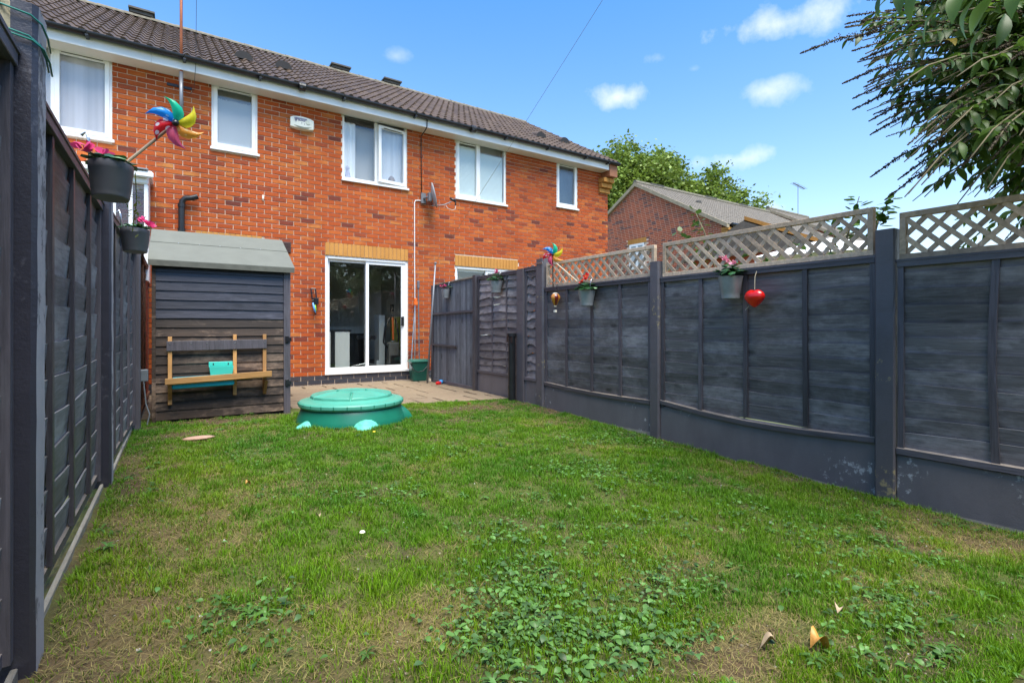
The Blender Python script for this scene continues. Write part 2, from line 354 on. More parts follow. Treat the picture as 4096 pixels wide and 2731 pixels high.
def soil_mat():
    m, t, p, o = new_mat('soil_mat')
    at = N(t, 'ShaderNodeVertexColor'); at.layer_name = 'tint'
    f = noise(t, 28, 8, .75); g = noise(t, 140, 5, .7); s = noise(t, 9, 6, .7)
    c = mixrgb(t, f, (.035, .021, .010), (.13, .080, .038)); c = mixrgb(t, M(t, 'MULTIPLY', M(t, 'SUBTRACT', g, .62), 10, clamp=True), c, (.26, .21, .14))
    c2 = mixrgb(t, f, (.06, .08, .010), (.11, .15, .018)); c2 = mixrgb(t, M(t, 'MULTIPLY', M(t, 'SUBTRACT', s, .5), 5, clamp=True), c2, c)
    sep = N(t, 'ShaderNodeSeparateColor'); t.links.new(at.outputs[0], sep.inputs[0])
    c3 = mixrgb(t, sep.outputs[0], c, c2); c3 = mixrgb(t, M(t, 'MULTIPLY', sep.outputs[1], .8), c3, mixrgb(t, f, (.12, .075, .03), (.30, .21, .10)))
    t.links.new(c3, p.inputs['Base Color']); p.inputs['Roughness'].default_value = .95; bump(t, p, M(t, 'ADD', f, M(t, 'MULTIPLY', g, .4)), 1.0, .02); return m
m_soil = soil_mat()
def leaf_mat(name, use_attr=True, c=(.1, .2, .03), rough=.42, trans=.3, c2=None, spec=.5):
    m, t, p, o = new_mat(name)
    if use_attr:
        at = N(t, 'ShaderNodeVertexColor'); at.layer_name = 'tint'; cc = at.outputs[0]
    else:
        cc = mixrgb(t, randval(t), c, c2 or tuple(x * 1.5 for x in c)); cc = mixrgb(t, M(t, 'MULTIPLY', noise(t, 18, 3), .4), cc, tuple(x * .4 for x in c))
    t.links.new(cc, p.inputs['Base Color']); p.inputs['Roughness'].default_value = rough; p.inputs['Specular IOR Level'].default_value = spec
    if trans:
        tr = N(t, 'ShaderNodeBsdfTranslucent'); t.links.new(cc, tr.inputs[0]); mx = N(t, 'ShaderNodeMixShader'); mx.inputs[0].default_value = trans
        t.links.new(p.outputs[0], mx.inputs[1]); t.links.new(tr.outputs[0], mx.inputs[2]); t.links.new(mx.outputs[0], o.inputs['Surface'])
    return m
m_grass = leaf_mat('grass_mat', rough=.5, trans=.35, spec=.35); m_weed = leaf_mat('weed_leaf_mat', rough=.45, trans=.25, spec=.45); m_treeleaf = leaf_mat('tree_leaf_mat', rough=.5, trans=.3)
m_bud = leaf_mat('buddleia_leaf_mat', False, (.055, .115, .014), .42, .5, (.13, .23, .032)); m_budy = leaf_mat('yellow_leaf_mat', False, (.5, .38, .03), .5, .4, (.6, .42, .05))
m_potleaf = leaf_mat('cyclamen_leaf_mat', False, (.02, .075, .022), .35, .15, (.05, .16, .045)); m_pale = plain('pale_leaf_edge', (.22, .36, .20), .4, .2, 20)
m_bark = plain('bark', (.11, .08, .055), .9, .3, 20, 50, .7); m_twig = plain('twig', (.15, .12, .06), .8, .25, 20); m_seed = plain('seed_head', (.055, .036, .018), .9, .4, 60)
m_pink = leaf_mat('pink_petal', False, (.75, .03, .16), .5, .25, (.85, .09, .28)); m_red = leaf_mat('red_petal', False, (.75, .015, .015), .5, .2, (.85, .05, .04)); m_lpink = leaf_mat('light_pink_petal', False, (.85, .22, .36), .5, .25, (.9, .35, .48))
m_redgl = plain('red_gloss', (.72, .012, .008), .22, .06, 4, coat=.3, bscale=60, bstr=.12); m_galv = plain('zinc_bucket', (.30, .32, .34), .45, .18, 9, metal=.35); m_potg = plain('slate_grey_plastic', (.13, .132, .15), .42, .07, 5)
m_turt = plain('turtle_green', (.010, .155, .100), .32, .10, 4); m_turl = plain('turtle_lid_green', (.07, .32, .235), .38, .06, 4); m_turw = plain('turtle_worn', (.10, .50, .38), .6, .35, 18)
m_bin = plain('dark_green_plastic', (.008, .085, .06), .32, .1, 5); m_teal = plain('turquoise_plastic', (.06, .56, .47), .35, .06, 5); m_blue = plain('blue_tray_plastic', (.01, .42, .55), .35, .06, 5)
m_gold = plain('amber_enamel', (.50, .20, .02), .25, .15, 8, coat=.5); m_maroon = plain('maroon_enamel', (.12, .012, .010), .22, .15, 8, coat=.5); m_cream = plain('cream_enamel', (.8, .75, .62), .4, .05, 8)
m_alarm = plain('alarm_cream', (.78, .77, .66), .35, .04, 4); m_ink = plain('print_ink', (.10, .10, .22), .6, .1, 4)
def petal(name, c, dots=None):
    m, t, p, o = new_mat(name)
    cc = N(t, 'ShaderNodeRGB'); cc.outputs[0].default_value = (*c, 1); cc = cc.outputs[0]
    if dots:
        v = N(t, 'ShaderNodeTexVoronoi'); v.inputs['Scale'].default_value = 30; v.inputs['Randomness'].default_value = .35
        t.links.new(N(t, 'ShaderNodeTexCoord').outputs['Object'], v.inputs['Vector'])
        cc = mixrgb(t, M(t, 'GREATER_THAN', .33, v.outputs['Distance']), cc, dots)
    t.links.new(cc, p.inputs['Base Color']); p.inputs['Roughness'].default_value = .25
    tr = N(t, 'ShaderNodeBsdfTranslucent'); t.links.new(cc, tr.inputs[0]); mx = N(t, 'ShaderNodeMixShader'); mx.inputs[0].default_value = .45
    t.links.new(p.outputs[0], mx.inputs[1]); t.links.new(tr.outputs[0], mx.inputs[2]); t.links.new(mx.outputs[0], o.inputs['Surface']); return m
m_wheel = [petal('vane_blue', (.02, .30, .80), (.35, .62, .95)), petal('vane_green', (.02, .62, .36), None), petal('vane_yellow', (.80, .70, .03), None), petal('vane_orange', (.90, .38, .05), (.95, .6, .2)), petal('vane_pink', (.80, .12, .22), None), petal('vane_red', (.80, .02, .03), (.95, .8, .8))]

# ------------------------------------------------------------------ ground
def gz(X, Y):
    X = np.asarray(X, float); Y = np.asarray(Y, float)
    u = np.clip((X + .35) / 4.35, 0, 1); left = .185; right = np.clip((Y - 1.4) / 4.2, 0, 1) * .13
    return left * (1 - u) + right * u
def gzf(x, y): return float(gz(x, y))
g = MB(); g.quad([(-250, -250, -.12), (400, -250, -.12), (400, 400, -.12), (-250, 400, -.12)])
m_far = plain('rough_ground', (.10, .12, .05), .95, .3, 1.5)
tag(g.build('ground', m_far), kind='structure', label='rough ground beyond the garden fences')
# patches: (x, y, rx, ry, strength)  world metres
BARE = [(.40, 1.42, .32, .16, .8), (1.45, .95, .28, .13, .8), (2.1, .62, .26, .16, .6), (4.0, 5.0, .6, .30, .9), (3.1, 5.62, 1.1, .28, 1.0), (1.9, 6.1, .6, .2, .9), (.55, 6.15, .85, .22, 1.0), (.1, 5.55, .45, .30, .8),
        (-.22, 1.9, .14, .45, .5), (3.6, 4.4, .4, .3, .55), (.6, 1.25, .3, .12, .5), (-.25, 4.5, .14, 1.6, .5), (3.85, 2.6, .16, 1.6, .55), (3.7, .9, .3, .7, .55), (2.0, 4.3, .3, .12, .45), (2.7, 4.9, .35, .14, .5), (1.0, 4.9, .4, .15, .4)]
DRY = [(-.02, 3.0, .42, .65, 1.0), (-.15, 2.1, .32, .55, .95), (.15, 1.75, .4, .3, .7), (.65, 1.62, .35, .22, .6), (.0, 4.4, .35, .7, .55), (3.5, .95, .4, .5, .7), (.3, 3.4, .4, .5, .6), (2.6, 1.0, .45, .3, .4), (1.75, 1.55, .4, .25, .25), (.25, 5.3, .5, .4, .45), (3.6, 2.2, .25, .8, .35), (1.5, .95, .5, .25, .45), (3.3, 4.6, .5, .3, .3)]
WEEDP = [(1.08, 1.48, .36, .42, 1.0), (1.35, 1.22, .35, .25, .9), (1.6, 1.35, .35, .18, .8), (1.0, 3.0, .35, .25, .5), (2.55, 2.85, .38, .35, .75), (.18, 1.95, .3, .28, .55), (2.2, .75, .5, .25, .55), (.9, 1.2, .3, .2, .7), (1.35, 2.15, .3, .25, .55), (3.2, 3.5, .5, .3, .5), (2.75, 2.5, .4, .3, .55), (1.9, 1.9, .5, .3, .35), (3.0, 1.2, .5, .4, .3), (.5, 4.3, .5, .35, .3), (1.9, 3.8, .6, .4, .3), (2.75, 1.6, .4, .4, .28), (3.75, 3.6, .2, .6, .6), (.6, 5.7, .5, .15, .5), (1.85, 2.5, .3, .2, .4)]
def field(P, X, Y, nz_off):
    a = np.zeros_like(X, dtype=float)
    wob = (fbm(X, Y, 3.5, nz_off) - .5) * 1.5
    for x, y, rx, ry, s in P:
        d = np.sqrt(((X - x) / rx) ** 2 + ((Y - y) / ry) ** 2)
        a = np.maximum(a, s * np.clip(1.25 - d + wob, 0, 1))
    return a
def fields(X, Y):
    bare = field(BARE, X, Y, 1); dry = field(DRY, X, Y, 4); weed = field(WEEDP, X, Y, 7)
    bare = np.clip(bare + .8 * np.clip(fbm(X, Y, 2.6, 9) - .62, 0, 1) * 3, 0, 1)
    dry = np.clip(dry + np.clip(fbm(X, Y, 1.7, 12) - .58, 0, 1) * 2.0, 0, 1)
    return bare, dry, weed
# patio front edge (X -> Y)
def patio_front(x): return np.interp(x, [-.5, 1.1, 2.45, 3.98, 4.1], [6.75, 6.62, 6.37, 6.03, 6.0])
nx, ny = 180, 420
gx = np.linspace(-.50, 4.02, nx); gy = np.linspace(-4.2, 9.15, ny); GX, GY = np.meshgrid(gx, gy)
b_, d_, w_ = fields(GX, GY)
GZ = gz(GX, GY) + (fbm(GX, GY, 5, 3) - .5) * .05 + (fbm(GX, GY, 26, 5) - .5) * .012 * (1 + b_)
GZ -= np.clip((GY - patio_front(GX)) / .12, 0, 1) * .08
V = np.stack([GX.ravel(), GY.ravel(), GZ.ravel()], 1)
ii = np.arange(nx * ny).reshape(ny, nx); F = np.stack([ii[:-1, :-1].ravel(), ii[:-1, 1:].ravel(), ii[1:, 1:].ravel(), ii[1:, :-1].ravel()], 1)
cols = np.stack([np.clip(1 - b_ * 1.3, 0, 1).ravel(), d_.ravel(), w_.ravel()], 1)
lawn = np_mesh('lawn_soil', V, F, m_soil, cols=cols, smooth=True); tag(lawn, kind='structure', label='patchy earth of the lawn between the fences')
def lawn_z(X, Y): return gz(X, Y) + (fbm(X, Y, 5, 3) - .5) * .05 + (fbm(X, Y, 26, 5) - .5) * .012

# ---- grass blades
def lawn_ok(X, Y):
    ok = (Y < patio_front(X) - .01) & (X > -.34) & (X < 3.96)
    ok &= ~((Y > 6.30) & (X < 1.14) & (X > -.25)); ok &= ~(((X - 1.60) / .50) ** 2 + ((Y - 5.55) / .50) ** 2 < 1)
    return ok
def sample(n, ynear=1.0):
    # more blades near the camera, per unit area falling with distance
    y = rng.random(n) ** 1.35 * 5.9 + .45; x = rng.random(n) * 4.35 - .38
    return x, y
def blades(n, hmin, hmax, wid, kind, seed):
    X, Y = sample(n); keep = lawn_ok(X, Y); X, Y = X[keep], Y[keep]
    b, d, w = fields(X, Y); clump = fbm(X, Y, 9, 21); r = rng.random(len(X))
    if kind == 'green': pr = np.clip(1.25 - b * 1.2 - d * .66 - w * .42, .16, 1) * np.clip(.35 + (clump - .3) * 2.6, .25, 1.2)
    else: pr = np.clip(d * 1.5 + .08 + b * .22, 0, 1)
    k = r < pr; X, Y, b, d, w, clump = X[k], Y[k], b[k], d[k], w[k], clump[k]; n = len(X)
    Z = lawn_z(X, Y) - .004; az = rng.random(n) * 2 * np.pi
    if kind == 'green':
        h = (hmin + (hmax - hmin) * rng.random(n) ** 1.6) * (.48 + 1.3 * np.clip(clump - .22, 0, 1)) * (1 - .35 * b); lean = .35 + rng.random(n) * 1.0
    else: h = hmin + (hmax - hmin) * rng.random(n); lean = 1.15 + rng.random(n) * .42
    wd = wid * (.6 + .8 * rng.random(n)) * (1 + .10 * Y)
    dx, dy = np.cos(az), np.sin(az); sx, sy = -dy, dx; tw = rng.random(n) * 1.6 - .8
    sx, sy = np.cos(az + np.pi / 2 + tw), np.sin(az + np.pi / 2 + tw)
    def pt(t, lat):
        # arc
        th = lean * t; rr = h / np.maximum(lean, .05)
        fwd = rr * (1 - np.cos(th)); up = rr * np.sin(th)
        if kind != 'green': up = up * .45 + .010; fwd = h * t
        return np.stack([X + dx * fwd + sx * lat, Y + dy * fwd + sy * lat, Z + up], 1)
    V = np.stack([pt(0, -wd / 2), pt(0, wd / 2), pt(.5, -wd * .42), pt(.5, wd * .42), pt(1.0, 0)], 1).reshape(-1, 3)
    base = np.arange(n)[:, None, None] * 5; F = (base + np.array([[0, 1, 3], [0, 3, 2], [2, 3, 4]])[None]).reshape(-1, 3)
    q = rng.random(n)[:, None]; q2 = rng.random(n)[:, None]
    if kind == 'green':
        patch = np.clip((fbm(X, Y, 1.6, 30) - .3) * 2.2, 0, 1)[:, None]
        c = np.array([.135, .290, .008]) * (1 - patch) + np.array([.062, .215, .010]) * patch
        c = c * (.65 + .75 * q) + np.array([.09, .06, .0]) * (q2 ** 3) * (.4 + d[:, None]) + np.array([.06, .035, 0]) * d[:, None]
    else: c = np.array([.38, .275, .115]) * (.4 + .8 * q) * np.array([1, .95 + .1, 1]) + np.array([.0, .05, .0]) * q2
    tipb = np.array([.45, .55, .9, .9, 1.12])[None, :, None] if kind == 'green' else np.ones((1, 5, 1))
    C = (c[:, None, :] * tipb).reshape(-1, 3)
    return V, F, C
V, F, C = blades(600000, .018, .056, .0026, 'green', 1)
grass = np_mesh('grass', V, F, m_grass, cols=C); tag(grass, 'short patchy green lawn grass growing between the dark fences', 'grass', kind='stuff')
V, F, C = blades(230000, .014, .048, .0013, 'dry', 2)
dry = np_mesh('dry_grass', V, F, m_grass, cols=C); tag(dry, 'straw coloured dead grass lying flat in patches of the lawn', 'dry grass', kind='stuff')

# ---- broadleaf weeds (ground cover)
def leaf_template(L=1.0, W=.5, n=4, fold=.15, bend=.35, shape=1.0):
    vs = []; fs = []
    for i in range(n + 1):
        t = i / n; w = W * .5 * math.sin(math.pi * min(1, t ** shape * .97 + .03)) if 0 < i < n else W * .03
        z = bend * t * (1 - t) * 1.2 - bend * .5 * t * t
        vs += [(t * L, -w, z + fold * w), (t * L, 0, z), (t * L, w, z + fold * w)]
    for i in range(n):
        a = i * 3; fs += [(a, a + 3, a + 4, a + 1), (a + 1, a + 4, a + 5, a + 2)]
    return np.array(vs), np.array(fs)
def scatter(T, Fq, P, az, pitch, roll, s, tints, sy=None):
    n = len(P); ca, sa = np.cos(az), np.sin(az); cp, sp = np.cos(pitch), np.sin(pitch); cr, sr = np.cos(roll), np.sin(roll)
    Rz = np.zeros((n, 3, 3)); Rz[:, 0, 0] = ca; Rz[:, 0, 1] = -sa; Rz[:, 1, 0] = sa; Rz[:, 1, 1] = ca; Rz[:, 2, 2] = 1
    Ry = np.zeros((n, 3, 3)); Ry[:, 0, 0] = cp; Ry[:, 0, 2] = -sp; Ry[:, 2, 0] = sp; Ry[:, 2, 2] = cp; Ry[:, 1, 1] = 1
    Rx = np.zeros((n, 3, 3)); Rx[:, 1, 1] = cr; Rx[:, 1, 2] = -sr; Rx[:, 2, 1] = sr; Rx[:, 2, 2] = cr; Rx[:, 0, 0] = 1
    Rm = Rz @ Ry @ Rx
    TT = T[None] * np.stack([s, s if sy is None else sy, s], 1)[:, None, :]
    V = np.einsum('nij,nkj->nki', Rm, TT) + P[:, None, :]
    F = (np.arange(n)[:, None, None] * len(T) + Fq[None]).reshape(-1, Fq.shape[1])
    C = np.repeat(tints, len(T), axis=0)
    return V.reshape(-1, 3), F, C
allV, allF, allC = [], [], []; base = 0
def push(r):
    global base
    allV.append(r[0]); allF.append(r[1] + base); allC.append(r[2]); base += len(r[0])
# dense creeping patches
X, Y = sample(190000); k = lawn_ok(X, Y); X, Y = X[k], Y[k]; b, d, w = fields(X, Y)
k = rng.random(len(X)) < np.clip(w ** 1.6 * .62 - b * .1, 0, 1) + .003; X, Y, w = X[k], Y[k], w[k]; n = len(X)
T, Fq = leaf_template(1, .62, 4, .25, .3, .9)
P = np.stack([X, Y, lawn_z(X, Y) + .006 + rng.random(n) * .028], 1); q = rng.random((n, 1))
tint = np.array([.075, .170, .028]) * (.35 + 1.25 * q) + np.array([.03, .05, .03]) * rng.random((n, 1))
push(scatter(T, Fq, P, rng.random(n) * 6.283, rng.random(n) * .5 - .05, rng.normal(0, .25, n), (.009 + .026 * rng.random(n) ** 1.7), tint))
# rosettes
nr = 420; rx_, ry_ = sample(nr * 3); k = lawn_ok(rx_, ry_); rx_, ry_ = rx_[k], ry_[k]; b, d, w = fields(rx_, ry_); k = rng.random(len(rx_)) < .12 + w * .45 + .15 * (ry_ < 1.6); rx_, ry_ = rx_[k], ry_[k]
T, Fq = leaf_template(1, .30, 5, .3, .5, 1.35); PP = []; AZ = []; S = []; TN = []
for x, y in zip(rx_, ry_):
    m = rnd.randint(5, 10); sz = rnd.uniform(.022, .055); q = rnd.uniform(.7, 1.3); z = float(lawn_z(x, y))
    for i in range(m):
        PP.append((x, y, z + .006 + rnd.random() * .01)); AZ.append(i * 6.283 / m + rnd.uniform(-.3, .3)); S.append(sz * rnd.uniform(.6, 1.1)); TN.append((.075 * q, .17 * q, .028 * q))
n = len(PP); push(scatter(T, Fq, np.array(PP), np.array(AZ), rng.random(n) * .45 + .1, rng.normal(0, .2, n), np.array(S), np.array(TN)))
weeds = np_mesh('weeds', np.concatenate(allV), np.concatenate(allF), m_weed, cols=np.concatenate(allC), smooth=True); tag(weeds, 'low broad leaved weeds and dandelion rosettes spreading through the lawn', 'weeds', kind='stuff')
# litter: crumbs of soil, tiny stones, dead leaf bits
n = 26000; X, Y = sample(n); k = lawn_ok(X, Y); X, Y = X[k], Y[k]; b, d, w = fields(X, Y); k = rng.random(len(X)) < .12 + b * .8 + d * .3; X, Y = X[k], Y[k]; n = len(X)
T = np.array([(1, 0, 0), (0, 1, 0), (-1, 0, 0), (0, -1, 0), (0, 0, .7)]) ; Fq = np.array([(0, 1, 4), (1, 2, 4), (2, 3, 4), (3, 0, 4)])
q = rng.random((n, 1)); tint = np.where(q < .75, np.array([.09, .06, .035]) * (.5 + q * 1.2), np.where(q < .93, np.array([.30, .24, .17]), np.array([.55, .52, .48])))
V_, F_, C_ = scatter(T, Fq, np.stack([X, Y, lawn_z(X, Y) + .001], 1), rng.random(n) * 6.283, rng.normal(0, .3, n), rng.normal(0, .3, n), .002 + .006 * rng.random(n) ** 2.5, tint)
lit = np_mesh('soil_crumbs', V_, F_, m_weed, cols=C_); tag(lit, 'loose crumbs of earth and grit scattered on the bare patches', 'soil crumbs', kind='stuff')

# ------------------------------------------------------------------ patio
PZ = .155
pat = empty('patio', (0, 0, 0)); tag(pat, 'tan riven slab patio in front of the sliding door', kind='structure'); pat['kind'] = 'structure'
pb = MB(); N_ = 14
xs = [-.55 + (4.55) * i / N_ for i in range(N_ + 1)]
for i in range(N_):
    x0, x1 = xs[i], xs[i + 1]; y0, y1 = float(patio_front(x0)) + .01, float(patio_front(x1)) + .01
    pb.add([(x0, y0, 0), (x1, y1, 0), (x1, 9.188, 0), (x0, 9.188, 0), (x0, y0, PZ - .012), (x1, y1, PZ - .012), (x1, 9.188, PZ - .012), (x0, 9.188, PZ - .012)], [(4, 5, 6, 7), (0, 1, 5, 4)])
pb.build('mortar_bed', m_joint, pat)
def rag_slab(x0, x1, y0f, y1f):
    """irregular riven slab with its own edges"""
    pts = []; j = .015
    def jit(): return rnd.uniform(-.011, .009)
    nxs = max(3, int((x1 - x0) / .09)); nys = 4
    for i in range(nxs): x = x0 + (x1 - x0) * i / nxs; pts.append((x, float(y0f(x)) + j + jit()))
    for i in range(nys): t = i / nys; pts.append((x1 - j + jit(), float(y0f(x1)) + (float(y1f(x1)) - float(y0f(x1))) * t + (j if i == 0 else 0)))
    for i in range(nxs): x = x1 + (x0 - x1) * i / nxs; pts.append((x, float(y1f(x)) - j + jit()))
    for i in range(nys): t = i / nys; pts.append((x0 + j + jit(), float(y1f(x0)) + (float(y0f(x0)) - float(y1f(x0))) * t - (j if i == 0 else 0)))
    cx_, cy_ = sum(p[0] for p in pts) / len(pts), sum(p[1] for p in pts) / len(pts); z = PZ + rnd.uniform(-.003, .003); b = MB(); n = len(pts)
    vs = [(x, y, PZ - .02) for x, y in pts] + [(x, y, z - .006) for x, y in pts] + [(x + (cx_ - x) * .05, y + (cy_ - y) * .05, z + rnd.uniform(-.002, .002)) for x, y in pts] + [(cx_, cy_, z + rnd.uniform(-.001, .003))]
    fs = []
    for i in range(n):
        k = (i + 1) % n; fs += [(i, k, n + k, n + i), (n + i, n + k, 2 * n + k, 2 * n + i), (2 * n + i, 2 * n + k, 3 * n)]
    b.add(vs, fs); return b
rows = [0, .17, .33, .52, .68, .86, 1.0]
for r_ in range(len(rows) - 1):
    def yf(t, wob=r_): return lambda x: patio_front(x) + (9.185 - patio_front(x)) * t
    x = -.5 + rnd.uniform(-.3, 0)
    while x < 3.96:
        w = rnd.choice([.33, .45, .6, .75]); x1 = min(x + w, 3.97)
        if x1 - x > .12 and x1 > -.45: rag_slab(max(x, -.5), x1, yf(rows[r_] ), yf(rows[r_ + 1])).build('slab', m_slab, pat)
        x = x1
# ------------------------------------------------------------------ the terrace
HY = 9.196; RX1 = 8.93; LX0 = -3.4
house = empty('terraced_house', (3, HY + 3.7, .1), 0, 'long red brick terrace with brown tiled roof and white windows behind the garden', 'house')
hoff = Vector(house.location)
def hpart(mb, name, mats, parent=None, **kw):
    mb.v = [(x - hoff.x, y - hoff.y, z - hoff.z) for x, y, z in mb.v]
    return mb.build(name, mats, parent or house, **kw)
WT = 5.03   # wall top (soffit)
# openings (x0,x1,z0,z1)
OP = dict(w1=(-2.05, -.765, 3.80, WT), w2=(.458, 1.105, 3.945, WT), w3=(2.465, 3.68, 3.775, WT), w4=(4.72, 5.93, 3.76, WT), w5=(7.32, 7.95, 3.93, WT), door=(2.17, 3.70, .324, 2.42), door2=(4.71, 6.24, .324, 2.40), w0=(.25, 1.16, 1.5, 2.43))
LINT = dict(door=(2.17, 3.70, 2.425, 2.643), door2=(4.70, 6.24, 2.405, 2.62), w0=(.249, 1.17, 2.43, 2.643))
ops = list(OP.values()); lints = list(LINT.values())
# mortar wall in cells round the openings
xsb = sorted({LX0, RX1} | {o[0] for o in ops} | {o[1] for o in ops}); zsb = sorted({.05, WT + .15} | {o[2] for o in ops} | {o[3] for o in ops})
wall = MB()
for i in range(len(xsb) - 1):
    for j in range(len(zsb) - 1):
        x0, x1, z0, z1 = xsb[i], xsb[i + 1], zsb[j], zsb[j + 1]; cxm, czm = (x0 + x1) / 2, (z0 + z1) / 2
        if any(o[0] < cxm < o[1] and o[2] < czm < o[3] for o in ops): continue
        wall.quad([(x0, HY + .006, z0), (x1, HY + .006, z0), (x1, HY + .006, z1), (x0, HY + .006, z1)])
for o in ops:   # reveals
    x0, x1, z0, z1 = o; ya, yb = HY + .006, HY + .28
    wall.quad([(x0, ya, z0), (x0, yb, z0), (x0, yb, z1), (x0, ya, z1)]); wall.quad([(x1, ya, z0), (x1, ya, z1), (x1, yb, z1), (x1, yb, z0)])
    wall.quad([(x0, ya, z0), (x1, ya, z0), (x1, yb, z0), (x0, yb, z0)]); wall.quad([(x0, ya, z1), (x0, yb, z1), (x1, yb, z1), (x1, ya, z1)])
HB = 2 * 12.93 - HY
wall.quad([(RX1, HY + .006, 0), (RX1, HB, 0), (RX1, HB, WT + .15), (RX1, 12.93, 7.42), (RX1, HY + .006, WT + .15)]); wall.quad([(LX0, HY, 0), (LX0, HB, 0), (LX0, HB, WT), (LX0, 12.93, 7.42), (LX0, HY, WT)]); wall.quad([(LX0, HB, 0), (RX1, HB, 0), (RX1, HB, WT + .15), (LX0, HB, WT + .15)])
wallo = hpart(wall, 'wall', m_mortar)
# bricks
def clip_runs(x0, x1, z0, z1, blocks):
    runs = [(x0, x1)]
    for o in blocks:
        if z0 < o[3] - .02 and z1 > o[2] + .02:
            nr_ = []
            for a, b in runs:
                if b <= o[0] or a >= o[1]: nr_.append((a, b)); continue
                if a < o[0] - .02: nr_.append((a, o[0] - .003))
                if b > o[1] + .02: nr_.append((o[1] + .003, b))
            runs = nr_
    return runs
s_, c_ = math.sin(.5846), math.cos(.5846)
def scr(X, Y, Z):
    zc = X * s_ + Y * c_; xc = X * c_ - Y * s_; return 2048 + 2029 * xc / zc, 1308.5 - 2029 * (Z - CAMZ) / zc, zc
bricks = []
for n in range(-1, 67):
    z0 = .244 + .075 * n + .006; z1 = z0 + .063
    if z0 > WT + .06: break
    if z0 < .16: z0 = .17
    ph = 1.994 + (0 if n % 2 == 0 else .1125)
    kind = 'blue' if n <= 0 else 'red'
    i0 = int((LX0 - ph) / .225) - 1
    for i in range(i0, int((RX1 - ph) / .225) + 1):
        x0, x1 = ph + .225 * i + .0055, ph + .225 * (i + 1) - .0055
        if x1 < LX0 or x0 > RX1: continue
        x0 = max(x0, LX0); x1 = min(x1, RX1)
        for a, b in clip_runs(x0, x1, z0, z1, ops + lints):
            if b - a > .03: bricks.append((a, b, z0, z1, kind))
vis = []
for bi, (a, b, z0, z1, kd) in enumerate(bricks):
    u, v, zc = scr((a + b) / 2, HY, (z0 + z1) / 2)
    hid = u < 120 or (u < 640 and v > 560) or (u < 1160 and v > 930) or (u > 1730 and v > 1150) or v < 0
    ar = (b - a) * (z1 - z0) / zc ** 2 * (HY / math.hypot((a + b) / 2, HY))
    vis.append((-ar if not hid else 1, bi))
vis.sort(); top = {bi for s2, bi in vis[:300]}
mesh_cache = {}
def brick_mesh(L, H, mats, mi):
    key = (round(L, 3), round(H, 3), mats[mi].name)
    if key not in mesh_cache:
        b = MB().box(-L / 2, L / 2, -.0055, .02, -H / 2, H / 2, bev=.003); mesh_cache[key] = b.mesh('brick', mats[mi])
    return mesh_cache[key]
rest = MB()
def pick():
    r = rnd.random(); return 0 if r < .50 else 1 if r < .74 else 2 if r < .87 else 3 if r < .96 else 4
for bi, (a, b, z0, z1, kd) in enumerate(bricks):
    mi = pick() if kd == 'red' else 5
    dy = rnd.uniform(-.001, .0015)
    if bi in top:
        me = brick_mesh(b - a, z1 - z0, m_br + m_bluebr, mi)
        inst('brick', me, wallo, ((a + b) / 2 - hoff.x, HY + dy - hoff.y, (z0 + z1) / 2 - hoff.z))
    else: rest.box(a, b, HY - .0055 + dy, HY + .02, z0, z1, mi)
o = hpart(rest, 'brickwork', m_br + m_bluebr, wallo); o['kind'] = 'stuff'; o['label'] = 'remaining red bricks of the long wall'
for key, (x0, x1, z0, z1) in LINT.items():
    lt = empty('lintel', (0, 0, 0), parent=house); n = round((x1 - x0) / .0765); w = (x1 - x0) / n
    for i in range(n):
        me = brick_mesh(w - .006, z1 - z0, m_buff, 0); inst('brick', me, lt, (x0 + w * (i + .5) - hoff.x, HY - .001 - hoff.y, (z0 + z1) / 2 - hoff.z))
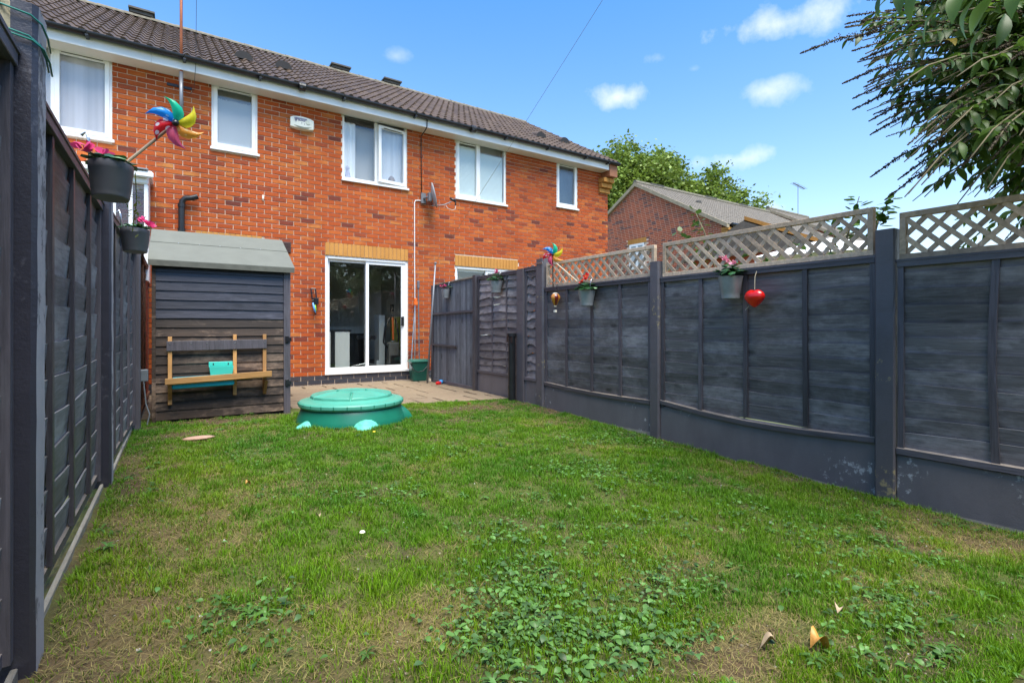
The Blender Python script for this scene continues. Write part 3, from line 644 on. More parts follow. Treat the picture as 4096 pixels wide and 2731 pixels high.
# mid brown shadow joint strip under blue bricks is the patio; windows next
FR = m_upvc
def sash(b, x0, x1, z0, z1, y, t=.055, d=.05, mi=0):
    b.box(x0, x0 + t, y, y + d, z0, z1, mi, bev=.004); b.box(x1 - t, x1, y, y + d, z0, z1, mi, bev=.004)
    b.box(x0 + t, x1 - t, y + .001, y + d, z0, z0 + t, mi); b.box(x0 + t, x1 - t, y + .001, y + d, z1 - t, z1, mi)
def window(key, mull=None, opener=(), sillw=.03, curtain=None, glass=None, ztop=None):
    x0, x1, z0, z1 = OP[key]; y = HY + .015; z1 = ztop or z1
    w = empty('window', (0, 0, 0), parent=house)
    f = MB(); zt = z1 - .06
    f.box(x0, x0 + .04, y, y + .07, z0 + .03, zt, bev=.003); f.box(x1 - .04, x1, y, y + .07, z0 + .03, zt, bev=.003)
    f.box(x0 + .04, x1 - .04, y + .001, y + .07, z0 + .03, z0 + .07); f.box(x0, x1, y + .0005, y + .07, zt, z1 + .02)
    if mull: f.box(mull - .025, mull + .025, y - .001, y + .069, z0 + .07, zt)
    hpart(f, 'frame', FR, w)
    s = MB(); s.box(x0 - .02, x1 + .03, HY - .045, y + .06, z0 - .012, z0 + .028, bev=.006); hpart(s, 'sill', FR, w)
    cells = [(x0 + .04, mull - .025), (mull + .025, x1 - .04)] if mull else [(x0 + .04, x1 - .04)]
    for ci, (a, b) in enumerate(cells):
        if ci in opener:
            q = MB(); sash(q, a - .012, b + .012, z0 + .058, zt - .002, y - .016); q.box(a + .06, b - .06, y - .024, y - .016, zt - .035, zt - .026, 0); q.box(a + .06, b - .06, y - .022, y - .017, zt - .044, zt - .037, 1)
            hpart(q, 'sash', [FR, m_dark], w); g_ = (a + .04, b - .04, z0 + .11, zt - .055)
        else: g_ = (a, b, z0 + .07, zt)
        gb = MB(); gb.box(g_[0], g_[1], y + .022, y + .028, g_[2], g_[3]); hpart(gb, 'pane', glass or m_glass, w)
    # room behind
    rm = MB(); rm.box(x0 - .3, x1 + .3, HY + .22, HY + .24, z0 - .3, z1 + .1); rm.box(x0 - .3, x1 + .3, HY + .14, HY + .22, z0 - .32, z0 - .30); hpart(rm, 'room_wall', m_roomg, w)
    return w, y
def drape(w, x0, x1, z0, z1, y, mat, amp=.012, per=.09, name='curtain'):
    b = MB(); n = max(4, int((x1 - x0) / .012)); vs = []
    for i in range(n + 1):
        x = x0 + (x1 - x0) * i / n; yy = y + amp * math.sin(2 * math.pi * x / per + .7 * math.sin(x * 9)); vs += [(x, yy, z0), (x, yy, z1)]
    b.add(vs, [(2 * i, 2 * i + 2, 2 * i + 3, 2 * i + 1) for i in range(n)]); return hpart(b, name, mat, w, smooth=True)
w, y = window('w1', mull=-1.40, opener=(1,)); drape(w, -2.0, -.82, 3.85, 4.97, HY + .07, m_net, .012, .22); w['label'] = 'white window with grey net curtain behind the tall post'
w, y = window('w2', opener=(0,), glass=m_glass); b = MB(); b.box(.5, 1.06, y + .032, y + .036, 4.0, 4.79); hpart(b, 'frosted_film', m_frost, w)
b = MB()
for i in range(46): x = .52 + i * .0115; b.box(x, x + .006, y + .0295, y + .0315, 4.79 - rnd.uniform(.01, .035), 4.80)
hpart(b, 'fringe', m_black, w); w['label'] = 'narrow white window with frosted pane and dark fringe'
w, y = window('w3', mull=3.085); drape(w, 2.5, 2.72, 3.85, 4.85, HY + .075, m_cur); drape(w, 3.13, 3.65, 3.85, 4.88, HY + .085, m_cur, .008, .2)
b = MB(); b.box(2.5, 3.64, HY + .12, HY + .16, 4.84, 4.95); hpart(b, 'blind_cassette', m_black, w)
# opened right hand sash (hinged on its right, ajar)
q = MB(); L = .56; sash(q, -L, 0, 0, 1.045, -.03); q.box(-L + .1, -.1, -.040, -.030, 1.005, 1.012); q.box(-L + .1, -.1, -.038, -.031, .993, 1.003, 1)
so = q.build('sash', [FR, m_dark], w, loc=(3.655 - hoff.x, HY + .020 - hoff.y, 3.835 - hoff.z), rot=(0, 0, R(7)))
g_ = MB(); g_.box(-L + .05, -.05, -.008, -.003, .05, .995); g_.build('pane', m_glass, w, loc=so.location, rot=so.rotation_euler)
# toys on that sill
b = MB(); b.lathe([(.05, 0), (.055, .03), (.04, .10), (.028, .15), (.038, .17), (.03, .21), (.012, .235), (.002, .25)], 12, c=(2.58, HY + .09, 3.845)); b.tube([(2.60, HY + .12, 3.95), (2.66, HY + .12, 3.90), (2.69, HY + .12, 3.88)], .014, 6)
tag(b.build('soft_toy', plain('pale_blue_plush', (.42, .44, .56), .9, .15, 20), smooth=True), 'pale plush toy leaning in the left corner of the half open window', 'toy')
b = MB(); b.lathe([(.05, 0), (.075, .03), (.07, .10), (.05, .15), (.02, .175), (.002, .18)], 12, c=(3.40, HY + .095, 3.845))
tag(b.build('wooden_figure', plain('grey_figure', (.22, .19, .18), .8, .2, 20), smooth=True), 'rounded grey toy behind the open right hand sash', 'toy')
w['label'] = 'white two pane window with its right sash ajar'
w, y = window('w4', mull=5.27, opener=(0,))
for a_, b_2, zt2 in ((4.79, 5.23, 4.86), (5.30, 5.87, 4.80)):
    bl = MB(); z = 3.85
    while z < zt2: bl.box(a_, b_2, HY + .062, HY + .072, z, z + .0215, mat=None); z += .0245
    hpart(bl, 'slat_blind', m_blind, w)
w['label'] = 'white two pane window with pale mint slatted blind'
w, y = window('w5', opener=(0,), glass=m_obsc); w['label'] = 'narrow white window with streaky obscure glass'
w, y = window('w0')
# patio doors
def patio_door(key, dark_room=True):
    x0, x1, z0, z1 = OP[key]; d = empty('patio_door', (0, 0, 0), parent=house); y = HY + .02; xm = x0 + (x1 - x0) * .475
    f = MB(); f.box(x0, x0 + .05, y, y + .11, z0 + .04, z1, bev=.004); f.box(x1 - .05, x1, y, y + .11, z0 + .04, z1, bev=.004)
    f.box(x0 + .05, x1 - .05, y + .001, y + .11, z1 - .055, z1); f.box(x0 + .05, x1 - .05, y - .012, y + .012, z1 - .045, z1 - .03)
    f.box(x0 - .01, x1 + .015, HY - .03, y + .11, z0, z0 + .045, bev=.005); hpart(f, 'frame', FR, d)
    # fixed left leaf (inside), sliding right leaf (outside)
    l = MB(); l.box(x0 + .05, x0 + .09, y + .055, y + .095, z0 + .045, z1 - .055); l.box(xm + .005, xm + .055, y + .055, y + .095, z0 + .045, z1 - .055)
    l.box(x0 + .09, xm + .005, y + .056, y + .095, z0 + .045, z0 + .115); l.box(x0 + .09, xm + .005, y + .056, y + .095, z1 - .095, z1 - .055); l.box(x0 + .05, x0 + .13, y + .01, y + .05, z0 + .046, z0 + .075); hpart(l, 'fixed_leaf', FR, d)
    s = MB(); s.box(xm, xm + .055, y + .008, y + .05, z0 + .045, z1 - .055, bev=.003); s.box(x1 - .125, x1 - .05, y + .008, y + .05, z0 + .045, z1 - .055, bev=.003)
    s.box(xm + .055, x1 - .125, y + .009, y + .05, z0 + .045, z0 + .125); s.box(xm + .055, x1 - .125, y + .009, y + .05, z1 - .105, z1 - .055); sl = hpart(s, 'sliding_leaf', FR, d)
    p = MB(); p.box(x0 + .09, xm + .005, y + .072, y + .078, z0 + .115, z1 - .095); hpart(p, 'pane', m_glassd, d)
    p = MB(); p.box(xm + .055, x1 - .125, y + .026, y + .032, z0 + .125, z1 - .105); hpart(p, 'pane', m_glassd, d)
    h = MB(); h.box(x1 - .105, x1 - .075, y - .006, y + .008, z0 + .86, z0 + 1.04, bev=.002); h.box(x1 - .14, x1 - .118, y - .04, y - .022, z0 + .87, z0 + 1.03, bev=.004); h.box(x1 - .14, x1 - .10, y - .03, y - .004, z0 + .87, z0 + .89); h.box(x1 - .14, x1 - .10, y - .03, y - .004, z0 + 1.01, z0 + 1.03); hpart(h, 'handle', m_blackp, d)
    return d
d = patio_door('door'); d['label'] = 'white sliding patio door with clear view into the room'
d2 = patio_door('door2'); d2['label'] = 'white sliding door half hidden by the fence'
# room seen through the door
rm = MB(); RX0, RXE, RYE, RZ0, RZT = 1.15, 4.35, 12.6, .36, 2.62; yi = HY + .285
rm.quad([(RX0, yi, RZ0), (RX0, RYE, RZ0), (RX0, RYE, RZT), (RX0, yi, RZT)]); rm.quad([(RXE, yi, RZ0), (RXE, yi, RZT), (RXE, RYE, RZT), (RXE, RYE, RZ0)]); rm.quad([(RX0, RYE, RZ0), (RXE, RYE, RZ0), (RXE, RYE, RZT), (RX0, RYE, RZT)])
rm.quad([(RX0, yi, RZT), (RX0, RYE, RZT), (RXE, RYE, RZT), (RXE, yi, RZT)]); rm.quad([(RX0, yi, RZ0), (RXE, yi, RZ0), (RXE, RYE, RZ0), (RX0, RYE, RZ0)], 1)
x0, x1, z0, z1 = OP['door']
for q4 in (((RX0, z0), (x0, RZT)), ((x1, z0), (RXE, RZT)), ((x0, z1), (x1, RZT))):
    (a, zz), (b, zt) = q4; rm.quad([(a, yi, zz), (b, yi, zz), (b, yi, zt), (a, yi, zt)])
hpart(rm, 'room_wall', [m_roomd, m_floor_in])
rm = MB(); yi2 = HY + .9; rm.box(4.5, 6.5, yi2, yi2 + .02, .3, 2.6); rm.box(4.5, 6.5, HY + .29, yi2, .28, .30); rm.box(4.5, 6.5, HY + .29, yi2, 2.5, 2.52); hpart(rm, 'room_wall', m_roomd)
drape(d2, 4.8, 6.1, .4, 2.25, HY + .5, m_net, .02, .16)
# roof
EY, EZ, RYD, SL = 8.87, 5.13, 12.93, math.atan2(7.50 - 5.13, 12.93 - 8.87)
roof = empty('roof', (0, 0, 0), parent=house)
und = MB(); X0r, X1r = -3.5, 9.03
zr = lambda y_: EZ + (y_ - EY) * math.tan(SL)
und.add([(X0r, EY + .03, EZ - .05), (X1r, EY + .03, EZ - .05), (X1r, RYD, 7.44), (X0r, RYD, 7.44), (X1r, 2 * RYD - EY, EZ - .05), (X0r, 2 * RYD - EY, EZ - .05)], [(0, 1, 2, 3), (3, 2, 4, 5)])
hpart(und, 'underlay', m_dark, roof)
def tile_mesh():
    b = MB(); W, Lg = .300, .405; nsg = 12; prof = []
    for i in range(nsg + 1):
        t = i / nsg; ph = (t * 2) % 1.0; h = .036 * (max(0, math.sin(math.pi * min(1, ph / .62))) ** 1.0 if ph < .62 else 0); prof.append((t * W, h))
    vs = [(x, 0, h + .022) for x, h in prof] + [(x, Lg, h) for x, h in prof] + [(x, 0, h - .004) for x, h in prof]
    n = nsg + 1; fs = [(i, i + 1, n + i + 1, n + i) for i in range(nsg)] + [(2 * n + i, 2 * n + i + 1, i + 1, i) for i in range(nsg)] + [(0, n, 2 * n), (nsg, 2 * n + nsg, n + nsg)]
    b.add(vs, fs); return b
tm_b = tile_mesh(); tm_b.smooth = False; tm = tm_b.mesh('roof_tile', m_tile)
for p in tm.polygons: p.use_smooth = True
tm.set_sharp_from_angle(angle=R(40))
ncol = int((X1r - X0r) / .298); nrow = 14; gauge = (RYD - .05 - EY) / math.cos(SL) / nrow
slots = []
for r_ in range(nrow):
    for c in range(ncol + 1):
        x = X1r - .3 - c * .298
        if x < X0r: continue
        y = EY - .01 + r_ * gauge * math.cos(SL); z = EZ + r_ * gauge * math.sin(SL); u, v, zc = scr(x + .15, y, z)
        off = u < -60 or u > 4100 or v < -60
        slots.append((1 if off else -1 / zc ** 2, x, y, z, r_, c))
order = sorted(range(len(slots)), key=lambda i: slots[i][0]); tp = set(order[:300]); Rt = Matrix.Rotation(SL, 4, 'X'); restT = MB()
for i, (s0, x, y, z, r_, c) in enumerate(slots):
    dz = rnd.uniform(-.002, .004)
    if i in tp: inst('roof_tile', tm, roof, (x - hoff.x, y - hoff.y, z + dz - hoff.z), (SL + rnd.uniform(-.006, .006), rnd.uniform(-.006, .006), rnd.uniform(-.004, .004)))
    else: restT.add([Rt @ Vector(p) + Vector((x, y, z + dz)) for p in tm_b.v], tm_b.f)
o = hpart(restT, 'tiling', m_tile, roof, autosmooth=40); o['kind'] = 'stuff'; o['label'] = 'remaining brown roof tiles'
# back slope
bk = MB(); bk.quad([(X0r, RYD, 7.50), (X1r, RYD, 7.50), (X1r, 2 * RYD - EY, EZ), (X0r, 2 * RYD - EY, EZ)]); hpart(bk, 'back_slope', m_tile, roof)
rx = X1r - .01
def ridge_mesh():
    b = MB(); n = 10; vs = []
    for xx, rr in ((0, .125), (.44, .115)):
        for i in range(n + 1):
            th = math.pi * i / n; vs.append((xx, rr * math.cos(th) * 1.05, rr * math.sin(th) * .75))
    b.add(vs, [(i, i + 1, n + 2 + i, n + 1 + i) for i in range(n)]); b.add([(0, .13 * math.cos(math.pi * i / n), .1 * math.sin(math.pi * i / n)) for i in range(n + 1)] + [(0.02, .10 * math.cos(math.pi * i / n), .065 * math.sin(math.pi * i / n)) for i in range(n + 1)], [(i, i + 1, n + 2 + i, n + 1 + i) for i in range(n)]); b.smooth = True; return b.mesh('ridge_tile', m_ridge)
rmh = ridge_mesh()
k = 0
while rx > X0r:
    rx -= .43; inst('ridge_tile', rmh, roof, (rx - hoff.x, RYD - hoff.y, 7.475 - hoff.z), (0, 0, rnd.uniform(-.01, .01)))
for (a, b) in ((-.78, -.40), (3.20, 3.62), (4.53, 4.95)):
    v = MB(); v.box(a, b, RYD - .10, RYD + .10, 7.55, 7.63, bev=.01); v.box(a - .03, b + .03, RYD - .14, RYD + .14, 7.62, 7.655); hpart(v, 'ridge_vent', m_ridgeb, roof)
for (x, y, z) in ((1.0, 10.20, 0), (1.68, 10.35, 0), (7.34, 9.85, 0), (8.24, 10.05, 0)):
    z = zr(y) + .02; v = MB(); n = 8; vs = []
    for t in range(4):
        for i in range(n + 1):
            th = math.pi * i / n; rr = .15 * (1 - .28 * t); vs.append((x + rr * math.cos(th), y - .05 + t * .13, z + rr * math.sin(th) * .95 + t * .13 * math.tan(SL)))
    v.add(vs, [(t * (n + 1) + i, t * (n + 1) + i + 1, (t + 1) * (n + 1) + i + 1, (t + 1) * (n + 1) + i) for t in range(3) for i in range(n)]); v.add(vs[:n + 1], [tuple(range(n + 1))], 1); hpart(v, 'hooded_vent', [m_tile, m_dark], roof, autosmooth=40)
# fascia, soffit, gutter
FY = 8.905
for a, b in ((LX0, -.3), (-.3, 1.55), (1.55, 3.86), (3.86, 6.1), (6.1, 8.70)):
    f = MB(); f.box(a + .001, b - .001, FY, FY + .018, 4.945, 5.135, bev=.002); hpart(f, 'fascia_board', m_fascia)
f = MB(); f.box(LX0, 8.70, FY + .018, HY - .007, WT - .09, WT - .075); hpart(f, 'soffit', m_soffit)
gt = MB(); n = 8
def gutter(a, b, yc, zc_, r=.058):
    vs = []
    for x in (a, b):
        for i in range(n + 1):
            th = math.pi + math.pi * i / n; vs.append((x, yc + r * math.cos(th), zc_ + r * math.sin(th)))
        for i in range(n + 1):
            th = 2 * math.pi - math.pi * i / n; vs.append((x, yc + (r - .004) * math.cos(th), zc_ + (r - .004) * math.sin(th)))
    m = 2 * (n + 1); gt.add(vs, [(i, (i + 1) % m, m + (i + 1) % m, m + i) for i in range(m)] + [tuple(range(n + 1))])
gutter(LX0, 8.98, FY - .065, 5.125); gt.smooth = True; gto = hpart(gt, 'gutter', m_blackp, smooth=True)
for x in (-1.0, .1, 1.1, 1.7, 2.4, 3.7, 4.9, 5.7, 6.8, 7.9, 8.6):
    b = MB(); b.box(x - .02, x + .02, FY - .126, FY - .001, 5.05, 5.075, bev=.004); b.tube([(x, FY - .125, 5.125), (x, FY - .105, 5.078), (x, FY - .065, 5.062), (x, FY - .02, 5.07)], .008, 6); hpart(b, 'gutter_bracket', m_blackp, gto)
for x in (1.72, 4.92):
    b = MB(); b.tube([(x - .05, FY - .065, 5.10), (x + .05, FY - .065, 5.10)], .066, 14); hpart(b, 'gutter_joint', m_blackp, gto)
# corbel at the right eaves
cb = empty('corbel', (0, 0, 0), parent=house)
for i in range(3):
    z = 4.455 + i * .115; ly = HY - .06 - i * .075
    for k, (a, b) in enumerate(((8.62, 8.785), (8.79, 8.955))):
        q = MB(); q.box(a, b, ly, HY - .006, z, z + .10, bev=.004); hpart(q, 'brick', m_corb if 'm_corb' in globals() else m_buff[0], cb)
q = MB(); q.box(8.705, 8.96, FY - .02, HY - .006, 4.80, 5.10, bev=.004); hpart(q, 'boxed_end', plain('brown_board', (.27, .105, .045), .6, .15, 8), cb)
# wall fittings that belong to the building
def fit(mb, name, mat, label, cat=None, **kw):
    o = mb.build(name, mat, **kw); tag(o, label, cat); return o
vg = empty('air_vent', (1.50, HY - .01, 2.5)); tag(vg, 'brown louvred air vent in the bricks beside the shed roof', 'vent')
b = MB(); b.box(-.11, .11, -.012, .005, -.09, .09, bev=.003); b.build('surround', m_grille, vg)
for i in range(7): b = MB(); b.box(-.095, .095, -.022, -.012, -.078 + i * .0225, -.066 + i * .0225); b.build('louvre', m_grille, vg)
# shallow vent pipe
b = MB(); b.tube([(.065, HY - .07, 1.2), (.065, HY - .07, 2.99), (.075, HY - .07, 3.06), (.11, HY - .075, 3.105), (.20, HY - .09, 3.12), (.275, HY - .10, 3.15)], .042, 12)
for z in (2.6, 2.97): b.tube([(.065, HY - .07, z), (.065, HY - .07, z + .05)], .05, 12)
b.box(.045, .085, HY - .05, HY - .004, 2.72, 2.74)
tag(b.build('soil_pipe', m_blackp, autosmooth=50), 'black plastic soil pipe with bent top rising above the shed', 'pipe')
# alarm
al = empty('alarm_box', (1.78, HY - .006, 4.615)); tag(al, 'cream burglar alarm box high between two bedroom windows', 'alarm')
b = MB(); vs = []; n = 12; prof = []
for i in range(n + 1):
    t = i / n; x = -.185 + .37 * t; bz = .028 * (1 - (2 * t - 1) ** 2); prof.append((x, .085 + bz, -.085 - bz, .06 + .02 * (1 - (2 * t - 1) ** 2)))
for x, zt, zb, dp in prof: vs += [(x, 0, zt), (x, -dp, zt - .012), (x, -dp - .004, 0), (x, -dp + .006, zb + .012), (x, 0, zb)]
b.add(vs, [(i * 5 + k, i * 5 + k + 1, (i + 1) * 5 + k + 1, (i + 1) * 5 + k) for i in range(n) for k in range(4)] + [(0, 1, 2, 3, 4), tuple(n * 5 + k for k in (4, 3, 2, 1, 0))]); b.build('casing', m_alarm, al, autosmooth=50)
b = MB()
for i in range(14): x = -.125 + i * .0145; b.box(x, x + .009, -.086, -.081, .045 - .006 * (i % 3), .073)
for i in range(9): x = -.07 + i * .0125; b.box(x, x + .008, -.087, -.082, .020, .036)
for x, z in ((-.115, .0), (-.10, .005), (-.015, -.02), (.03, -.03)): b.box(x, x + .006, -.088, -.082, z, z + .02)
b.box(-.125, -.085, -.087, -.082, .028, .036); b.build('printed_mark', m_ink, al)
b = MB(); b.tube([(.085, -.088, .02), (.085, -.078, .02)], .036, 16); b.build('lens', plain('lens_cream', (.62, .62, .5), .3, .05, 4), al)
b = MB(); vs = []
for i in range(13):
    t = i / 12; x = -.14 + .29 * t; vs += [(x, -.086, -.058 - .012 * math.sin(math.pi * t)), (x, -.083, -.058 - .045 * math.sin(math.pi * t))]
b.add(vs, [(2 * i, 2 * i + 2, 2 * i + 3, 2 * i + 1) for i in range(12)]); b.build('light_strip', m_dark if False else plain('strobe_smoke', (.22, .22, .16), .3, .1, 6), al)
b = MB(); b.box(1.17, 1.20, HY - .035, HY - .006, 3.255, 3.32, bev=.004); b.lathe([(.004, -.01), (.009, 0), (.004, .01)], 8, c=(1.185, HY - .02, 3.235)); fit(b, 'security_sensor', m_cream, 'tiny cream sensor block alone on the brick wall', 'sensor')
# mallet like brush hanging on wall
hb = empty('hanging_tool', (1.965, HY - .04, 1.62)); tag(hb, 'black framed hand tool with blue and green handle hung on the bricks', 'tool')
b = MB()
for a, c in (((-.045, -.02, .20), (-.02, -.03, -.02)), ((.03, -.02, .20), (.045, -.03, .0)), ((-.045, -.02, .20), (.03, -.02, .20)), ((-.03, -.03, .0), (.045, -.03, .0))): b.tube([a, c], .012, 6)
b.box(-.005, .075, -.06, .02, -.07, .04, bev=.006); b.build('frame', m_black, hb)
b = MB(); b.tube([(-.01, -.03, -.04), (.0, -.045, -.12), (.02, -.06, -.215)], [.017, .019, .014], 8); b.build('handle', plain('sky_blue_grip', (.12, .36, .70), .4, .1, 6), hb, smooth=True)
b = MB(); b.tube([(.016, -.032, -.045), (.022, -.05, -.12), (.032, -.062, -.19)], [.012, .012, .008], 8); b.build('grip_side', plain('lime_grip', (.30, .62, .02), .4, .1, 6), hb, smooth=True)
b = MB(); b.tube([(.018, -.06, -.205), (.026, -.065, -.24)], [.02, .012], 8); b.build('cap', m_black, hb, smooth=True)
# sat dish
ds = empty('satellite_dish', (4.03, HY - .02, 3.66)); tag(ds, 'grey satellite dish seen edge on beside the white cable', 'satellite dish')
b = MB(); b.box(-.08, .02, -.03, .0, -.10, .10); b.tube([(-.03, 0, 0), (.0, -.13, 0), (.03, -.16, 0)], .022, 8); b.box(.0, .06, -.22, -.12, -.09, .08, bev=.008); b.build('bracket', m_grey, ds)
b = MB(); nr, na = 5, 28; vs = [(0, 0, 0)]; fs = []
for i in range(1, nr + 1):
    r = i / nr
    for k in range(na): th = 2 * math.pi * k / na; vs.append((r * .19 * math.cos(th), r * .245 * math.sin(th), .055 * r * r))
for k in range(na): fs.append((0, 1 + k, 1 + (k + 1) % na))
for i in range(nr - 1):
    for k in range(na): fs.append((1 + i * na + k, 1 + (i + 1) * na + k, 1 + (i + 1) * na + (k + 1) % na, 1 + i * na + (k + 1) % na))
b.add(vs, fs); do = b.build('reflector', m_silver, ds, smooth=True)
# dish aims to +X-ish with slight tilt: local z -> aim
aim = Vector((.93, -.36, .22)).normalized(); do.rotation_euler = aim.to_track_quat('Z', 'Y').to_euler(); do.location = (.07, -.18, .03)
sm = do.modifiers.new('thick', 'SOLIDIFY'); sm.thickness = .006
b = MB(); b.tube([(.07, -.20, -.17), (.28, -.27, -.14), (.42, -.32, -.07)], .011, 6); b.build('arm', m_grey, ds, smooth=True)
b = MB(); b.tube([(.40, -.30, .0), (.44, -.33, -.03), (.50, -.34, -.05)], [.02, .026, .03], 10); b.tube([(.50, -.34, -.05), (.50, -.34, -.13)], .013, 8); b.build('receiver', m_blackp, ds, smooth=True)
b = MB(); b.tube([(.50, -.34, -.13), (.50, -.34, -.20), (.44, -.32, -.23), (.36, -.29, -.20), (.32, -.28, -.14)], .004, 6); b.build('lead', m_cablew, ds, smooth=True)
b = MB(); yc = HY - .016; b.tube([(4.02, yc - .02, 3.60), (3.93, yc, 3.61), (3.845, yc, 3.60), (3.825, yc, 3.56), (3.825, yc, 2.4), (3.835, yc, 1.4), (3.83, yc, .45)], .010, 6); fit(b, 'white_cable', m_cablew, 'white cable dropping down the bricks from the dish to the green bin', 'cable', smooth=True)
b = MB(); b.tube([(3.955, FY - .02, 5.14), (3.957, FY - .012, 4.95), (3.96, FY + .05, 4.92), (3.955, HY - .03, 4.86), (3.963, HY - .016, 4.6), (3.968, HY - .016, 3.72)], .009, 6); fit(b, 'black_cable', m_wire, 'black cable running from the gutter down to the dish', 'cable', smooth=True)
# aerial mast
am = empty('aerial_mast', (.06, 8.93, 4.3)); tag(am, 'tall reddish aerial pole strapped to the wall left of the narrow window', 'aerial mast')
b = MB(); b.tube([(0, 0, 0), (0, 0, 2.9)], .020, 10); b.build('pole', m_copper, am, smooth=True)
b = MB(); b.tube([(0, 0, -.10), (0, 0, .62)], .026, 10); b.tube([(.015, .02, .15), (-.015, .02, .55)], .02, 6); b.build('clamp_tube', m_grey, am, smooth=True)
for z in (.04, .50):
    b = MB(); b.box(-.18, .14, .24, .258, z - .02, z + .02, bev=.003); b.box(-.015, .015, -.02, .24, z - .012, z + .012); b.build('wall_bracket', m_blackp, am)
b = MB(); pts = [(.10, 9.16, 4.75), (.16, 9.10, 4.66), (.22, 8.98, 4.72), (.24, 8.85, 5.05), (.25, 8.84, 6.2), (.26, 8.84, 7.6)]; b.tube(pts, .0035, 5); fit(b, 'aerial_lead', m_wire, 'thin dark lead looping up beside the aerial pole', 'cable')
# neighbour porch / conservatory at left
pc = empty('white_porch', (-.62, 8.6, .2)); tag(pc, 'white framed porch of the neighbouring house showing past the left fence', 'porch')
b = MB(); b.box(-.9, .30, -.02, .58, 2.92, 3.06, bev=.02); b.box(-.9, .34, -.06, .58, 3.06, 3.10, bev=.01); b.build('roof', m_upvc, pc)
b = MB(); b.box(-.9, .36, -.10, -.06, 3.0, 3.08, bev=.015); b.build('gutter', m_upvc, pc)
b = MB(); b.box(-.9, -.10, -.0, .04, 1.6, 2.92, bev=.005); b.build('panel', m_upvc, pc)
for x in (-.10, .08, .25): b = MB(); b.box(x, x + .045, -.005, .05, 1.6, 2.92, bev=.005); b.build('mullion', m_upvc, pc)
b = MB(); b.box(-.06, .25, .02, .026, 1.6, 2.9); b.build('pane', m_glass, pc)
b = MB(); b.box(.255, .30, .05, .57, 1.6, 2.92); b.build('side_frame', m_upvc, pc); b = MB(); b.box(-.9, .28, .0, .57, -.15, 1.6); b.build('dwarf_wall', m_br[4], pc)
b = MB(); b.box(-.02, .3, -.12, .6, 3.10, 3.115); b.build('lead_flashing', plain('lead', (.25, .27, .29), .6, .1, 8), pc)

# ---------------- things inside the room
def inroom(name, label, cat, loc): return empty(name, loc, 0, label, cat)
t = inroom('cabinet', 'low white cabinet with dark top inside the glass door on the left', 'cabinet', (2.42, 9.75, .36))
b = MB(); b.box(-.30, -.02, 0, .35, 0, .72, bev=.004); b.build('door_panel', m_white, t); b = MB(); b.box(.06, .33, 0, .35, 0, .72, bev=.004); b.build('door_panel', m_white, t)
b = MB(); b.box(-.02, .06, .02, .33, 0, .72); b.box(-.32, .36, -.01, .36, .72, .75); b.build('carcass', m_black, t)
t = inroom('picture', 'dark framed picture hanging on the grey wall inside the room', 'picture', (2.30, 11.2, 1.95))
b = MB(); sash(b, -.28, .28, -.17, .17, 0, t=.035, d=.03); b.build('frame', m_black, t); b = MB(); b.box(-.245, .245, .012, .016, -.135, .135); b.build('mount', plain('mount_grey', (.30, .31, .31), .8, .05, 4), t); b = MB(); b.box(-.16, .16, .006, .011, -.05, .05); b.build('print', m_black, t)
b = MB(); b.box(1.3, 2.75, 11.24, 11.26, .36, 2.62); o = hpart(b, 'partition_wall', m_roomd)
t = inroom('vacuum_cleaner', 'grey upright vacuum cleaner with orange tube behind the right pane', 'vacuum cleaner', (3.62, 9.78, .36))
b = MB(); b.box(-.11, .11, -.09, .09, .05, .50, bev=.025); b.build('body', m_vac, t); b = MB(); b.box(-.13, .13, -.14, .08, 0, .07, bev=.02); b.box(-.09, .09, -.10, -.09, .08, .24, bev=.004); b.build('floor_head', m_black, t)
b = MB(); b.tube([(0, .03, .50), (0, .05, .95), (-.01, .06, 1.2)], .016, 8); b.box(-.03, .03, .02, .09, 1.12, 1.26, bev=.01); b.build('handle', m_black, t); b = MB(); b.tube([(.0, .0, .55), (-.01, .0, 1.0)], .02, 8); b.build('tube', m_orange, t)
b = MB(); b.tube([(-.10, 0, .38), (-.20, 0, .5), (-.16, .02, .8), (-.05, .03, 1.02), (.06, .02, .95), (.12, 0, .6), (.10, 0, .45)], .018, 8); b.build('hose', m_black, t, smooth=True); b = MB(); b.lathe([(.07, 0), (.07, .02)], 14, c=(0, 0, .51), sy=.7, capt=True); b.build('lid', m_steel, t)
t = inroom('lime_cushion', 'lime green textured cushion panel standing behind the vacuum cleaner', 'cushion', (3.95, 10.3, 1.0)); b = MB(); b.box(-.17, .17, 0, .1, -.32, .38, bev=.03); b.build('pad', m_yg, t)
t = inroom('swivel_stool', 'chrome legged stool base in the middle of the dark room', 'stool', (3.18, 10.1, .36)); b = MB(); b.tube([(0, 0, .06), (0, 0, .55)], .016, 8); b.build('column', m_steel, t)
for i in range(5): a = i * 1.2566 + .3; b = MB(); b.tube([(0, 0, .08), (.28 * math.cos(a), .28 * math.sin(a), .02)], .012, 6); b.build('leg', m_steel, t)
b = MB(); b.lathe([(.17, .55), (.19, .58), (.18, .63)], 18, capt=True); b.build('seat', m_black, t)
t = inroom('white_shelf_unit', 'tall narrow white unit standing inside behind the vacuum', 'shelf', (3.52, 10.15, .36)); b = MB(); b.box(-.06, .06, 0, .3, 0, 1.05, bev=.004); b.box(-.12, -.06, -.03, .05, 0, .12); b.build('side_panel', m_white, t)
t = inroom('white_worktop', 'pale worktop ledge at the back of the dark room', 'worktop', (3.0, 11.5, 1.05)); b = MB(); b.box(-.5, .6, 0, .5, -.03, .12); b.build('top', m_white, t); b = MB(); b.box(-.48, .58, .02, .48, -.69, -.03); b.build('base_unit', m_black, t)

